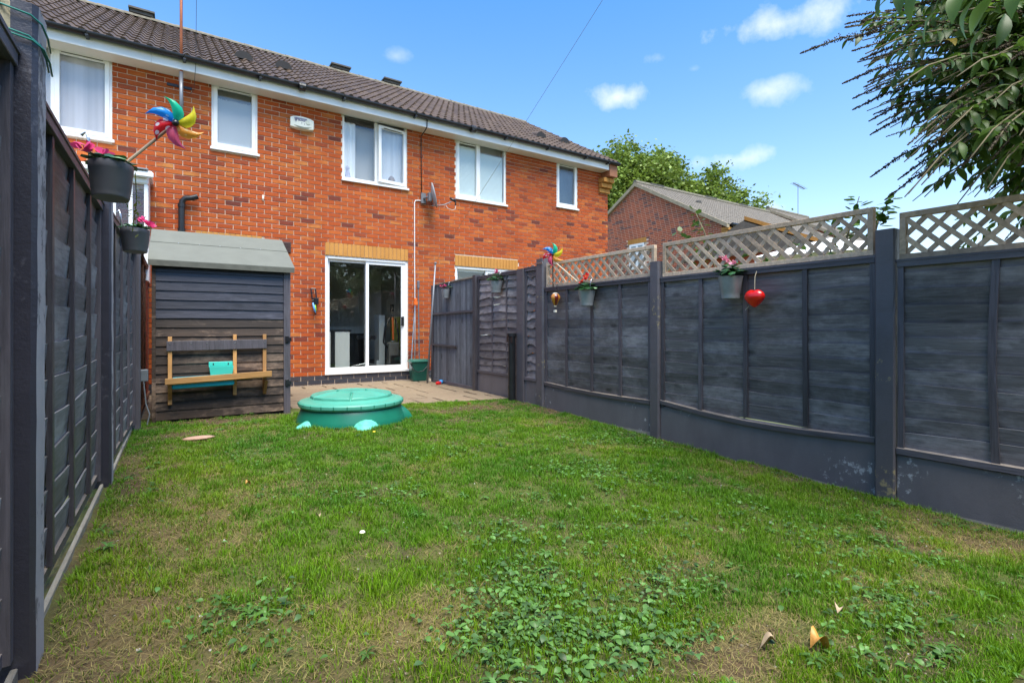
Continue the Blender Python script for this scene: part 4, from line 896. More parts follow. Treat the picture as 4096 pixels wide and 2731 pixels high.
# ------------------------------------------------------------------ fences
def wavy_board(L, z0, z1, tilt, th=.008, n=10, amp=.004, bow=0.0, seed=0, x0=0.0, lower_front=True):
    """board along local X, front faces local -Y; slot 1 = exposed edge on top"""
    rr = random.Random(seed); b = MB(); vs = []; p1, p2 = rr.uniform(0, 6), rr.uniform(0, 6)
    for i in range(n + 1):
        t = i / n; x = x0 + L * t
        e1 = amp * (math.sin(p1 + t * 5.1) + .6 * math.sin(p2 + t * 13) + rr.uniform(-.3, .3)); e0 = amp * .8 * (math.sin(p2 + t * 6.3) + rr.uniform(-.3, .3)); bw = bow * math.sin(math.pi * t) + rr.uniform(-.0007, .0007)
        yt, yb = (-tilt, 0) if lower_front else (0, -tilt)
        yt += bw; yb += bw
        vs += [(x, yb, z0 + e0), (x, yt, z1 + e1), (x, yt + th, z1 + e1 + .0), (x, yb + th, z0 + e0)]
    fs = []; ms = []
    for i in range(n):
        a = i * 4
        for k in range(4):
            fs.append((a + k, a + 4 + k, a + 4 + (k + 1) % 4, a + (k + 1) % 4)); ms.append(1 if (k == 1 if lower_front else k == 3) else 0)
    fs += [(0, 1, 2, 3), (n * 4 + 3, n * 4 + 2, n * 4 + 1, n * 4)]; ms += [0, 0]
    b.add(vs, fs); b.m = ms; return b
def batten(x, w, z0, z1, y, d, lean=0.0, bend=0.0, mat=None, parent=None, name='batten'):
    b = MB(); n = 8; vs = []
    for i in range(n + 1):
        t = i / n; z = z0 + (z1 - z0) * t; xx = x + lean * (t - .5) + bend * math.sin(math.pi * t)
        vs += [(xx - w / 2, y, z), (xx + w / 2, y, z), (xx + w / 2, y + d, z), (xx - w / 2, y + d, z)]
    fs = [(i * 4 + k, i * 4 + (k + 1) % 4, (i + 1) * 4 + (k + 1) % 4, (i + 1) * 4 + k) for i in range(n) for k in range(4)] + [(3, 2, 1, 0), (n * 4, n * 4 + 1, n * 4 + 2, n * 4 + 3)]
    b.add(vs, fs); return b.build(name, mat, parent)
def fence_panel(loc, rz, L, z0, z1, bats, label, nb=12, mats=None, lower_front=True, sag=(0, 0), bow=.0, group='lap fence panels', amp=.004, tilt=.022, bend=None, bare=True, top_t=.045, rail_d=.052, railbow=.020):
    mb_, ms_, mr_ = mats or (m_fenceY, m_battY, m_railY)
    p = empty('lap_fence', loc, rz, label, 'fence', group)
    lo, hi = z0 + .0, z1; pitch = (hi - lo - .03) / nb
    for i in range(nb):
        zz = lo + .02 + i * pitch; r3 = random.Random(hash((round(loc[1], 2), i)) & 0xffff)
        o = wavy_board(L - .03, zz, zz + pitch + .022, tilt, amp=amp * (1 + r3.random()), bow=bow * r3.uniform(.5, 1), seed=i * 31 + int(loc[1] * 100), x0=.015, lower_front=lower_front).build('plank', [mb_, m_edge3 if mb_ is m_fenceL else m_edge2 if bare else mb_], p); o.location = (0, -.004 + r3.uniform(-.001, .001), 0)
    for x in bats: batten(x, .036, z0 + .04, z1 - top_t * .9, -.034, .018, lean=rnd.uniform(-.008, .008), bend=(bend or {}).get(round(x, 2), rnd.uniform(-.003, .003)), mat=ms_, parent=p)
    for x in (.018, L - .018): batten(x, .034, z0, z1 - top_t, -.036, .03, mat=ms_, parent=p, name='end_batten')
    # rails
    b = MB(); n = 8; s0, s1 = sag; vs = []
    for i in range(n + 1):
        t = i / n; x = L * t; dz = s0 + (s1 - s0) * t - railbow * math.sin(math.pi * t) * (1 if sag != (0, 0) else 0)
        vs += [(x, -rail_d, z0 + dz), (x, -rail_d, z0 + .038 + dz), (x, .012, z0 + .044 + dz), (x, .012, z0 + dz)]
    fs = [(i * 4 + k, (i + 1) * 4 + k, (i + 1) * 4 + (k + 1) % 4, i * 4 + (k + 1) % 4) for i in range(n) for k in range(4)] + [(0, 1, 2, 3), (n * 4 + 3, n * 4 + 2, n * 4 + 1, n * 4)]
    b.add(vs, fs); b.m = [1 if (j % 4 == 1 and j < n * 4) else 0 for j in range(len(fs))]; b.build('bottom_rail', [mr_, m_edge if bare else mr_], p)
    b = MB(); b.box(0, L, -.045, -.012, z1 - top_t, z1 - .006, bev=.002); b.box(-.002, L + .002, -.05, .03, z1 - .008, z1 + .006); b.build('top_rail', mr_, p)
    return p
XF = 3.976
def RF(y): return (XF + .045, y, 0)    # origin of a right-hand panel at its far end
mR = R(-90); mL = R(90)
def post(x0, x1, y0, y1, z0, z1, label, mats=(None,), rough_top=.0, side=None, nm='fence_post', lean=(0, 0), ch=.012, group='charcoal fence posts'):
    p = empty(nm, ((x0 + x1) / 2, (y0 + y1) / 2, z0), 0, label, 'fence post', group)
    w, d, h = (x1 - x0) / 2, (y1 - y0) / 2, z1 - z0; b = MB(); n = 24; vs = []; fs = []; ms = []
    prof = [(-w + ch, -d), (w - ch, -d), (w, -d + ch), (w, d - ch), (w - ch, d), (-w + ch, d), (-w, d - ch), (-w, -d + ch)]
    for i in range(n + 1):
        t = i / n
        for k, (px, py) in enumerate(prof):
            j = rnd.uniform(-.0012, .0012); vs.append((px + lean[0] * t + j, py + lean[1] * t + j, h * t))
    for i in range(n):
        for k in range(8): fs.append((i * 8 + k, i * 8 + (k + 1) % 8, (i + 1) * 8 + (k + 1) % 8, (i + 1) * 8 + k)); ms.append(0 if side is None or k not in side else 1)
    fs.append(tuple(n * 8 + k for k in range(8))); ms.append(0 if side is None else 1)
    b.add(vs, fs); b.m = ms; b.build('shaft', list(mats), p); return p
# posts on the right: A, B, C, D(behind camera)
PA = post(3.955, 4.07, 5.255, 5.415, .02, 2.055, 'tall charcoal post with wire round its top beside the small pinwheel', (m_post,), ch=.02)
PB = post(3.955, 4.07, 3.365, 3.485, -.05, 1.812, 'charcoal post between the middle two trellis panels', (m_post,), ch=.014)
PC = post(3.955, 4.07, 1.40, 1.515, -.10, 1.816, 'nearest tall charcoal post, mossy and stained near its foot', (m_post,), ch=.008)
PD = post(3.955, 4.07, -.55, -.44, -.10, 1.80, 'charcoal post beside the camera at the near end of the right fence', (m_post,), ch=.01)
PE = post(3.955, 4.07, -2.49, -2.38, -.10, 1.80, 'charcoal post at the rear corner of the right fence', (m_post,), ch=.01)
def gboard(y0, y1, z0, z1, label, x=3.985, top=False, zb=None, th=.045, strip=.0):
    p = empty('gravel_board', (x, (y0 + y1) / 2, z0), 0, label, 'gravel board', 'concrete gravel boards'); b = MB(); L = (y1 - y0) / 2; n = 24; vs = []; sg = 1 if x > 0 else -1
    for i in range(n + 1):
        y = -L + 2 * L * i / n; vs += [(0, y, -.15), (0, y, strip + .03 * vnoise(y0 + i * .21, 1.3)), (0, y, z1 - z0 - .01), (sg * .008, y, z1 - z0), (sg * th, y, z1 - z0), (sg * th, y, -.15)]
    fs = []; ms = []
    for i in range(n):
        for k in range(5): fs.append((i * 6 + k, i * 6 + k + 1, (i + 1) * 6 + k + 1, (i + 1) * 6 + k)); ms.append(1 if k == 0 or (k == 3 and top) else 0)
    b.add(vs, fs); b.m = ms; b.build('slab', [m_gravel, m_bare], p); return p
gboard(3.49, 5.25, .085, .40, 'charcoal concrete gravel board left of the middle post, whitish scuffs along it')
gboard(1.52, 3.36, .0, .385, 'long charcoal gravel board under the panel with the red heart')
gboard(-.43, 1.395, -.03, .325, 'nearest gravel board with bare concrete showing along its foot', top=True, strip=.02)
gboard(-2.37, -.56, -.05, .325, 'gravel board beside the camera below the right fence')
gboard(5.42, 5.70, .12, .44, 'short gravel board between the tall post and the black pipe')
gboard(5.87, 7.0, .12, .45, 'gravel board at the patio edge behind the black pipe')
fence_panel(RF(5.25), mR, 1.76, .385, 1.665, (.43, .88, 1.33), 'charcoal lap panel carrying the balloon ornament and red cyclamen bucket', nb=12, sag=(.03, .0), group='charcoal lap panels below the trellis')
fence_panel(RF(3.36), mR, 1.84, .37, 1.645, (.445, .885, 1.372), 'charcoal lap panel behind the red heart, worn edges', nb=12, sag=(.035, .0), railbow=.048, bow=.012, group='charcoal lap panels below the trellis')
fence_panel(RF(1.395), mR, 1.82, .325, 1.60, (.485, .92, 1.36), 'nearest charcoal lap panel with one warped batten', nb=12, sag=(0, 0), bend={.48: -.018}, group='charcoal lap panels below the trellis')
fence_panel(RF(-.56), mR, 1.80, .325, 1.60, (.45, .9, 1.35), 'charcoal lap panel beside the camera on the right', nb=12, group='charcoal lap panels below the trellis')
# lap panels towards the house, upper boards in front
fence_panel(RF(7.0), mR, 1.13, .45, 1.955, (.43, .83), 'rough waney lap panel between gate post and black pipe', nb=13, lower_front=False, amp=.011, bow=-.01, tilt=.024, bare=False, group='waney lap panels near the patio')
fence_panel(RF(5.70), mR, .28, .44, 1.965, (), 'narrow strip of waney lap boards beside the tall post', nb=13, lower_front=False, amp=.010, tilt=.024, bare=False, group='waney lap panels near the patio')
post(3.955, 4.03, 5.705, 5.865, .05, 1.965, 'square charcoal post rising behind the black pipe', (m_post,), ch=.003)
post(3.94, 4.04, 7.01, 7.10, .05, 1.99, 'charcoal gate post with frayed top beside the vertical board fence', (m_battY,), ch=.004)
post(3.95, 4.03, 8.62, 8.70, .1, 1.93, 'thin charcoal post at the house end of the vertical board fence', (m_battY,), ch=.004)
gp = empty('board_fence', (XF + .03, 8.62, .16), mR, 'tall charcoal panel of narrow vertical boards with two rails', 'fence')
Lg = 1.52; nbv = 21; bw = Lg / nbv
for i in range(nbv):
    b = MB(); x = i * bw; zt = 1.765 + .03 * i / nbv; d0 = rnd.uniform(-.002, .002); lean = rnd.uniform(-.004, .004) - .010
    vs = [(x - .004 - lean, -.032 + d0, .05), (x + bw + .006 - lean, .0 + d0, .05), (x + bw + .006 - lean, .010 + d0, .05), (x - .004 - lean, -.008 + d0, .05)]
    vs += [(x - .004 + lean, -.032 + d0, zt), (x + bw + .006 + lean, .0 + d0, zt), (x + bw + .006 + lean, .010 + d0, zt), (x - .004 + lean, -.008 + d0, zt)]
    b.add(vs, [(0, 3, 2, 1), (4, 5, 6, 7), (0, 1, 5, 4), (1, 2, 6, 5), (2, 3, 7, 6), (3, 0, 4, 7)]); b.build('board', m_gatew, gp)
for zz, a, c, tl in ((1.225, .0, Lg, .02), (.665, .0, .93, -.005)):
    b = MB(); b.add([(a, -.06, zz), (c, -.06, zz + tl), (c, -.022, zz + tl), (a, -.022, zz), (a, -.06, zz + .035), (c, -.06, zz + tl + .035), (c, -.022, zz + tl + .035), (a, -.022, zz + .035)], [(0, 3, 2, 1), (4, 5, 6, 7), (0, 1, 5, 4), (1, 2, 6, 5), (2, 3, 7, 6), (3, 0, 4, 7)]); b.build('rail', m_railY, gp)
b = MB(); b.box(0, Lg, -.045, .02, 1.765, 1.785); b.v = [(x, y, z + .03 * x / Lg) for x, y, z in b.v]; b.build('capping', m_edge, gp)
b = MB(); b.box(0, Lg, -.05, .0, .0, .05); b.build('base_rail', m_railY, gp)
# wire round post A
b = MB()
for z in (1.985, 1.995, 2.0): b.tube([(3.95, 5.25, z), (3.95, 5.42, z + .004), (4.075, 5.42, z + .006), (4.075, 5.25, z)], .0028, 5)
fit(b, 'tie_wire', m_steel, 'thin wire wound round the top of the tall post by the pinwheel', 'wire')
# trellis
def trellis(y_far, L, z0, z1, label, dz=0.0, jut=0.0):
    t = empty('trellis_panel', (XF + .035, y_far, z0), mR, label, 'trellis', 'trellis panels on the right fence'); h = z1 - z0; f = .036
    def fr(x0, x1, za, zb, nm='frame_rail'):
        b = MB(); b.box(x0, x1, -.022, .022, za, zb, bev=.002); o = b.build(nm, m_trell, t); return o
    fr(-.0, L, 0, f); fr(-.0 - jut, L + jut, h - f, h); fr(0, f, f, h - f, 'frame_upright'); fr(L - f, L, f, h - f, 'frame_upright')
    inner = h - 2 * f; n = int(L / .122)
    for sgn, y0 in ((1, -.016), (-1, -.004)):
        x = -inner + .02
        while x < L - f:
            # slat from bottom x to top x+inner (sgn -1: leaning other way); clip to frame
            pts = []
            xa, xb = (x, x + inner) if sgn < 0 else (x + inner, x)
            za, zb = f, h - f
            # bottom point (xa,za) -> top point (xb,zb)
            def clip(xa, za, xb, zb):
                lo, hi = f * .9, L - f * .9; p0, p1 = [xa, za], [xb, zb]
                for p, q in ((p0, p1), (p1, p0)):
                    if p[0] < lo:
                        if q[0] <= lo: return None
                        tt = (lo - p[0]) / (q[0] - p[0]); p[1] += (q[1] - p[1]) * tt; p[0] = lo
                    if p[0] > hi:
                        if q[0] >= hi: return None
                        tt = (hi - p[0]) / (q[0] - p[0]); p[1] += (q[1] - p[1]) * tt; p[0] = hi
                return p0, p1
            cl = clip(xa, za, xb, zb)
            if cl and abs(cl[0][1] - cl[1][1]) > .04:
                (ax, az_), (bx, bz) = cl; d = Vector((bx - ax, 0, bz - az_)).normalized(); nn = Vector((d.z, 0, -d.x)) * (.0145 + rnd.uniform(-.001, .0015)); wob = rnd.uniform(-.002, .002)
                A = Vector((ax, 0, az_)) - d * .004; B = Vector((bx, 0, bz)) + d * .004; yy = y0 + wob * .3; vs = []
                for P in (A, (A + B) / 2 + nn * rnd.uniform(-.08, .08), B):
                    for s2, yv in ((-1, 0), (1, 0), (1, .010), (-1, .010)): q = P + nn * s2; vs.append((q.x, yy + yv, q.z))
                b = MB(); b.add(vs, [(i * 4 + k, i * 4 + (k + 1) % 4, (i + 1) * 4 + (k + 1) % 4, (i + 1) * 4 + k) for i in range(2) for k in range(4)] + [(3, 2, 1, 0), (8, 9, 10, 11)]); b.build('slat', m_trell, t)
            x += .1215
    t.rotation_euler = (0, dz, mR) if dz else (0, 0, mR)
    return t
trellis(5.23, 1.78, 1.672, 1.985, 'weathered trellis panel nearest the house above the balloon ornament')
trellis(3.345, 1.81, 1.655, 1.985, 'weathered middle trellis panel above the red heart')
trellis(1.385, 1.80, 1.605, 1.915, 'nearest weathered trellis panel under the overhanging buddleia')
trellis(-.56, 1.80, 1.605, 1.915, 'trellis panel beside the camera on the right fence')

# left fence


XL = -.335
Lmats = (m_fenceL, m_battY, m_railY)
def leftp(y, x=XL): return (x - .078, y, 0)
post(-.46, XL + .0, 1.945, 2.075, .05, 2.075, 'nearest post of the left fence with pitted side, lichen top and wire', (m_post_shade, m_post_lit), side=(2, 3, 4), ch=.012, lean=(.006, 0))
b = MB(); b.box(-.50, -.385, 1.925, 2.065, 1.96, 2.085, bev=.02); fit(b, 'post_cap', m_lichen, 'mossy ochre block of old concrete at the top of the nearest left post', 'concrete cap')
b = MB()
for zz, out in ((2.035, .004), (1.975, .0), (1.965, .008)):
    b.tube([(-.50, 1.93, zz + .02), (-.42, 1.925, zz + .012), (-.345 + out, 1.932, zz), (-.326 + out, 1.96, zz - .008), (-.322 + out, 2.02, zz - .02), (-.326 + out, 2.08, zz - .035)], .003, 5)
fit(b, 'green_wire', plain('green_wire_mat', (.02, .16, .13), .35, .1, 8), 'loops of green plastic wire tied round the nearest left post', 'wire', smooth=True)
post(-.45, XL + .005, 3.93, 4.055, .05, 1.955, 'second post of the left fence between the two grey hanging pots', (m_post_shade, m_post_lit), side=(2, 3, 4), ch=.012)
post(-.40, -.285, 5.97, 6.07, .05, 1.90, 'third post of the left fence beside the shed gap', (m_post,), ch=.01)
post(-.46, XL, -.02, .10, .05, 2.07, 'left fence post beside the camera', (m_post_shade, m_post_lit), side=(2, 3, 4), ch=.012)
fence_panel(leftp(.11), mL, 1.83, .24, 1.93, (.46, .92, 1.37), 'left lap panel closest to the camera, cut by the photo edge', nb=12, mats=Lmats, rail_d=.020, lower_front=True, amp=.005, bow=-.003, tilt=.015, group='charcoal lap panels of the left fence')
fence_panel(leftp(2.085), mL, 1.84, .24, 1.91, (.42, .88, 1.40), 'left lap panel between first and second posts below the big grey pot', nb=12, mats=Lmats, rail_d=.020, lower_front=True, amp=.005, bow=-.003, tilt=.015, group='charcoal lap panels of the left fence')
fence_panel((-.395, 4.065, 0), R(88.9), 1.90, .24, 1.905, (.42, .88, 1.40), 'left lap panel between second and third posts below the small pot', nb=12, mats=Lmats, rail_d=.020, lower_front=True, amp=.005, bow=-.003, tilt=.015, group='charcoal lap panels of the left fence')
fence_panel(leftp(-1.90), mL, 1.85, .24, 1.93, (.46, .92, 1.37), 'left lap panel behind the camera', nb=12, mats=Lmats, rail_d=.020, amp=.006, tilt=.02, group='charcoal lap panels of the left fence')
for (y0, y1, x) in ((2.08, 3.93, XL), (4.06, 5.97, XL + .02), (.10, 1.94, XL)):
    p = empty('timber_kickboard', (x - .045, (y0 + y1) / 2, .10), 0, {2.08: 'pale worn kickboard along the foot of the left fence, first length', 4.06: 'pale worn kickboard at the foot of the left fence near the shed', .10: 'worn kickboard at the foot of the left fence in the photo corner'}[y0], 'kickboard'); b = MB(); b.box(-.005, .012, -(y1 - y0) / 2, (y1 - y0) / 2, -.05, .112, bev=.003); b.build('board', m_kick, p)
fence_panel((-.37, 6.10, 0), mL, 2.95, .2, 2.0, (.7, 1.4, 2.1), 'unpainted brown lap panel in the dark gap beside the shed', nb=12, mats=(m_brownf, m_brownf, m_brownf), amp=.006, tilt=.02, bare=False, group='brown panel by the shed')
# rear fence behind the camera (seen only in the glass)
for i in range(3):
    fence_panel((3.95 - i * 1.46, -2.5, 0), R(180), 1.42, .2, 1.75, (.36, .72, 1.08), ['rear lap panel behind the camera at the right corner', 'rear lap panel behind the camera in the middle', 'rear lap panel behind the camera at the left corner'][i], nb=8, group='rear fence panels')

# ------------------------------------------------------------------ shed
SX0, SX1, SY, SB = -.21, 1.105, 6.355, 7.85
shed = empty('garden_shed', ((SX0 + SX1) / 2, 7.1, .12), 0, 'small dark overlap shed with felt roof standing before the house wall', 'shed')
so_ = Vector(shed.location)
def spart(b, name, mats, **kw):
    b.v = [(x - so_.x, y - so_.y, z - so_.z) for x, y, z in b.v]; return b.build(name, mats, shed, **kw)
nbs = 17; zb0, zb1 = .20, 1.83; pt_ = (zb1 - zb0) / nbs
for i in range(nbs):
    z = zb0 + i * pt_; navy = i >= 11
    b = wavy_board(SX1 - SX0 - .10, z, z + pt_ + .012, .015, th=.010, n=12, amp=.0022, seed=900 + i, x0=SX0 + .03, lower_front=False); b.v = [(x, y + SY, zz) for x, y, zz in b.v]
    o = spart(b, 'cladding_board', [m_shed_n if navy else m_shed_w, m_shed_n if navy else m_shed_w])
    if i == 11: o['label'] = 'lowest painted board, dark navy'
b = MB(); b.box(SX0 + .02, SX1 - .02, SY + .012, SY + .03, .16, 1.83); b.box(SX1 - .03, SX1 - .01, SY + .03, SB, .16, 1.83); b.box(SX0 + .01, SX0 + .03, SY + .03, SB, .16, 1.83); b.box(SX0, SX1, SB, SB + .02, .16, 1.83); spart(b, 'lining', m_dark)
b = MB(); b.box(SX1 - .072, SX1 + .0, SY - .030, SY + .012, .14, 1.80, bev=.003); spart(b, 'corner_board', m_battY)
b = MB(); b.box(SX0, SX0 + .034, SY - .022, SY + .012, .16, 1.83, bev=.002); spart(b, 'corner_board', m_shed_w)
for z in (.52, 1.02):
    b = MB(); b.box(SX1 - .058, SX1 - .02, SY - .045, SY - .031, z - .04, z + .04, bev=.003); b.box(SX1 - .045, SX1 + .008, SY - .05, SY - .044, z - .02, z + .02); spart(b, 'hinge', m_black)
RYs, RZs = 7.10, 2.26; EYs, EZs = 6.27, 1.83
roofb = MB(); x0, x1 = SX0 - .03, SX1 + .035
def slab3(b, pts, th, mi=0):
    up = [(x, y, z + th) for x, y, z in pts]; b.add(pts + up, [(3, 2, 1, 0), (4, 5, 6, 7), (0, 1, 5, 4), (1, 2, 6, 5), (2, 3, 7, 6), (3, 0, 4, 7)], mi)
ym, zm = EYs + (RYs - EYs) * .56, EZs + (RZs - EZs) * .56
slab3(roofb, [(x0, EYs, EZs), (x1, EYs, EZs), (x1, ym, zm), (x0, ym, zm)], .016); slab3(roofb, [(x0 + .004, ym - .01, zm + .004), (x1 - .004, ym - .01, zm + .004), (x1 - .004, RYs, RZs + .006), (x0 + .004, RYs, RZs + .006)], .016)
slab3(roofb, [(x0, RYs, RZs + .004), (x1, RYs, RZs + .004), (x1, SB + .08, EZs + .0), (x0, SB + .08, EZs + .0)], .016); spart(roofb, 'felt_roof', m_felt)
b = MB(); b.box(x0 + .002, x1 - .002, EYs - .004, EYs + .014, EZs - .045, EZs + .010); spart(b, 'felt_turn_down', m_feltd)
b = MB(); nn_ = 0
b.add([(SX1 - .01, SY, 1.80), (SX1 - .01, SB, 1.80), (SX1 - .01, RYs, RZs)], [(0, 1, 2)]); b.add([(SX0 + .01, SY, 1.80), (SX0 + .01, SB, 1.80), (SX0 + .01, RYs, RZs)], [(0, 2, 1)]); spart(b, 'gable_end', m_shed_n)
for x in (.02, .22, .42, .63, .84):
    b = MB(); b.lathe([(.007, 0), (.004, .004)], 8, c=(x, ym - .004, zm + .02), capt=True); spart(b, 'clout_nail', m_steel)
b = MB(); b.box(-.32, -.235, 6.20, 6.27, .62, .74, bev=.008); b.tube([(-.27, 6.2, .62), (-.25, 6.18, .4), (-.22, 6.16, .30), (-.24, 6.15, .2)], .006, 6); fit(b, 'outdoor_socket', plain('socket_grey', (.16, .18, .19), .5, .1, 8), 'grey outdoor socket box with dangling lead between left fence and shed', 'socket')
# plant shelf on the shed
ps = empty('plant_shelf', (.42, SY - .035, .36), 0, 'slatted pine and navy plant shelf screwed to the shed wall', 'shelf')
for x in (-.475, .115, .41):
    z0u = .0 + (.0 if x < 0 else .06); b = MB(); b.box(x - .018, x + .018, -.018, .018, z0u, .70 + (.0 if x < 0 else .02), bev=.002); b.build('upright', m_pinev, ps)
b = MB(); b.box(-.505, .43, -.034, -.018, .555, .655, bev=.002); b.v = [(x, y, z + (x + .5) * .010) for x, y, z in b.v]; b.build('back_rail', m_battY, ps)
b = MB(); b.box(-.515, .46, -.19, -.165, .225, .285, bev=.002); b.v = [(x, y, z + (x + .5) * .035) for x, y, z in b.v]; b.build('front_rail', m_pine, ps)
b = MB(); b.box(-.50, .45, -.165, -.02, .215, .228); b.v = [(x, y, z + (x + .5) * .035) for x, y, z in b.v]; b.build('shelf_board', m_pine, ps)
for x in (-.475, .41): b = MB(); b.add([(x - .015, -.16, .21), (x + .015, -.16, .21), (x + .015, -.018, .21), (x - .015, -.018, .21), (x - .015, -.018, .05), (x + .015, -.018, .05)], [(0, 1, 2, 3), (0, 3, 4), (1, 5, 2), (0, 4, 5, 1), (3, 2, 5, 4)]); b.build('strut', m_pinev, ps)
for x in (-.475, -.29, -.15, .115, .41):
    b = MB(); b.tube([(x, -.037, .63), (x, -.033, .63)], .006, 8); b.build('screw', m_steel, ps)
b = MB(); b.box(-.46, .10, -.15, -.03, .15, .262, bev=.012); b.v = [(x, y, z + (x + .5) * .02 + .02) for x, y, z in b.v]; b.location = None
tr = b.build('plant_tray', m_blue); tr.location = (.42, SY - .035, .36); tag(tr, 'long turquoise blue tray lying on the plant shelf', 'tray')
b = MB(); W2, W1, Hh = .112, .095, .115; n = 6; cx_, cy_, cz_ = .40, SY - .125, .63
vs = [(-W1, -.05, 0), (W1, -.05, 0), (W1, .05, 0), (-W1, .05, 0), (-W2, -.06, Hh), (W2, -.06, Hh), (W2, .06, Hh), (-W2, .06, Hh), (-W2 + .006, -.054, Hh), (W2 - .006, -.054, Hh), (W2 - .006, .054, Hh), (-W2 + .006, .054, Hh), (-W1, -.045, .03), (W1, -.045, .03), (W1, .045, .03), (-W1, .045, .03)]
b.add(vs, [(3, 2, 1, 0), (0, 1, 5, 4), (1, 2, 6, 5), (2, 3, 7, 6), (3, 0, 4, 7), (4, 5, 9, 8), (5, 6, 10, 9), (6, 7, 11, 10), (7, 4, 8, 11), (8, 9, 13, 12), (9, 10, 14, 13), (10, 11, 15, 14), (11, 8, 12, 15), (12, 13, 14, 15)])
b.box(-W2, W2, .052, .060, Hh, Hh + .045, bev=.003)
pt2 = empty('turquoise_planter', (cx_, cy_, cz_), 0, 'small turquoise planter box with two keyhole slots on the shelf', 'planter'); b.build('box', m_teal, pt2)
for x in (-.07, .07): b = MB(); b.box(x - .005, x + .005, .049, .052, Hh + .012, Hh + .03); b.build('keyhole', m_dark, pt2)

# ------------------------------------------------------------------ turtle sandpit
tc_ = Vector((1.60, 5.58, .13)); tt = empty('turtle_sandpit', tc_, 0, 'green turtle shaped sandpit with turquoise shell lid on the grass', 'sandpit')
b = MB(); b.lathe([(.565, 0), (.57, .02), (.555, .08), (.53, .14), (.512, .20), (.50, .215)], 48); b.build('base', m_turt, tt, smooth=True)
lid = MB(); lid.lathe([(.505, .185), (.535, .195), (.545, .212), (.545, .238), (.53, .252), (.47, .262), (.445, .268), (.43, .280), (.30, .308), (.15, .322), (.001, .325)], 56, capb=False); lo = lid.build('shell_lid', m_turl, tt, autosmooth=28)
# raised shell plates on the lid
def dome_z(x, y):
    r = math.hypot(x, y); return np.interp(r, [0, .15, .30, .43, .46], [.325, .322, .308, .280, .266])
def plate(poly, up=.027, inset=.030):
    b = MB(); cx0 = sum(p[0] for p in poly) / len(poly); cy0_ = sum(p[1] for p in poly) / len(poly); pts = []
    for i in range(len(poly)):
        p, q = poly[i], poly[(i + 1) % len(poly)]
        for k in range(5): pts.append((p[0] + (q[0] - p[0]) * k / 5, p[1] + (q[1] - p[1]) * k / 5))
    def ring(f, h):
        out = []
        for x, y in pts:
            dx, dy = cx0 - x, cy0_ - y; L = math.hypot(dx, dy); x2, y2 = x + dx / L * f, y + dy / L * f; out.append((x2, y2, float(dome_z(x2, y2)) + h))
        return out
    n = len(pts); vs = ring(.006, -.004) + ring(.012, up * .8) + ring(inset * .75, up) + ring(inset * .75 + .02, up * .75) + [(cx0, cy0_, float(dome_z(cx0, cy0_)) + up * .9)]; fs = []
    for r0 in range(3):
        for i in range(n): k = (i + 1) % n; fs.append((r0 * n + i, r0 * n + k, (r0 + 1) * n + k, (r0 + 1) * n + i))
    for i in range(n): fs.append((3 * n + i, 3 * n + (i + 1) % n, 4 * n))
    b.add(vs, fs); b.build('shell_plate', m_turl, tt, autosmooth=25)
hexr = .17; A_ = [R(60 * i + 12) for i in range(6)]
plate([(hexr * math.cos(a), hexr * math.sin(a)) for a in A_])
for i in range(6):
    a0, a1 = A_[i], A_[i] + R(60); am_ = (a0 + a1) / 2; ro = .435
    plate([(hexr * math.cos(a0), hexr * math.sin(a0)), (ro * math.cos(a0), ro * math.sin(a0)), (ro * math.cos(a0 * .67 + a1 * .33), ro * math.sin(a0 * .67 + a1 * .33)), (ro * math.cos(a0 * .33 + a1 * .67), ro * math.sin(a0 * .33 + a1 * .67)), (ro * math.cos(a1), ro * math.sin(a1)), (hexr * math.cos(a1), hexr * math.sin(a1))])
for i in range(26):
    a = 2 * math.pi * i / 26; b = MB(); x, y = .546 * math.cos(a), .546 * math.sin(a); b.tube([(x, y, .212), (x, y, .242)], .005, 5); b.build('rim_notch', m_turt, tt)
def foot(ang, L, W, H, name, worn=True):
    b = MB(); dx, dy = math.cos(ang), math.sin(ang); vs = []; nseg = 6; na = 8
    for i in range(nseg + 1):
        t = i / nseg; r = math.sqrt(max(0, 1 - (t * .98) ** 2)) if t > .3 else 1
        for k in range(na + 1):
            th = math.pi * k / na; lx = .40 + L * t; ly = W * r * math.cos(th); lz = H * r * math.sin(th) * (1 - .3 * t)
            vs.append((lx * dx - ly * dy, lx * dy + ly * dx, lz))
    b.add(vs, [(i * (na + 1) + k, i * (na + 1) + k + 1, (i + 1) * (na + 1) + k + 1, (i + 1) * (na + 1) + k) for i in range(nseg) for k in range(na)]); b.build(name, m_turw if worn else m_turt, tt, smooth=True)
foot(R(203), .30, .10, .125, 'foot'); foot(R(268), .27, .165, .15, 'foot'); foot(R(20), .26, .10, .12, 'foot', False); foot(R(115), .24, .11, .12, 'foot', False); foot(R(338), .25, .085, .23, 'head', False)

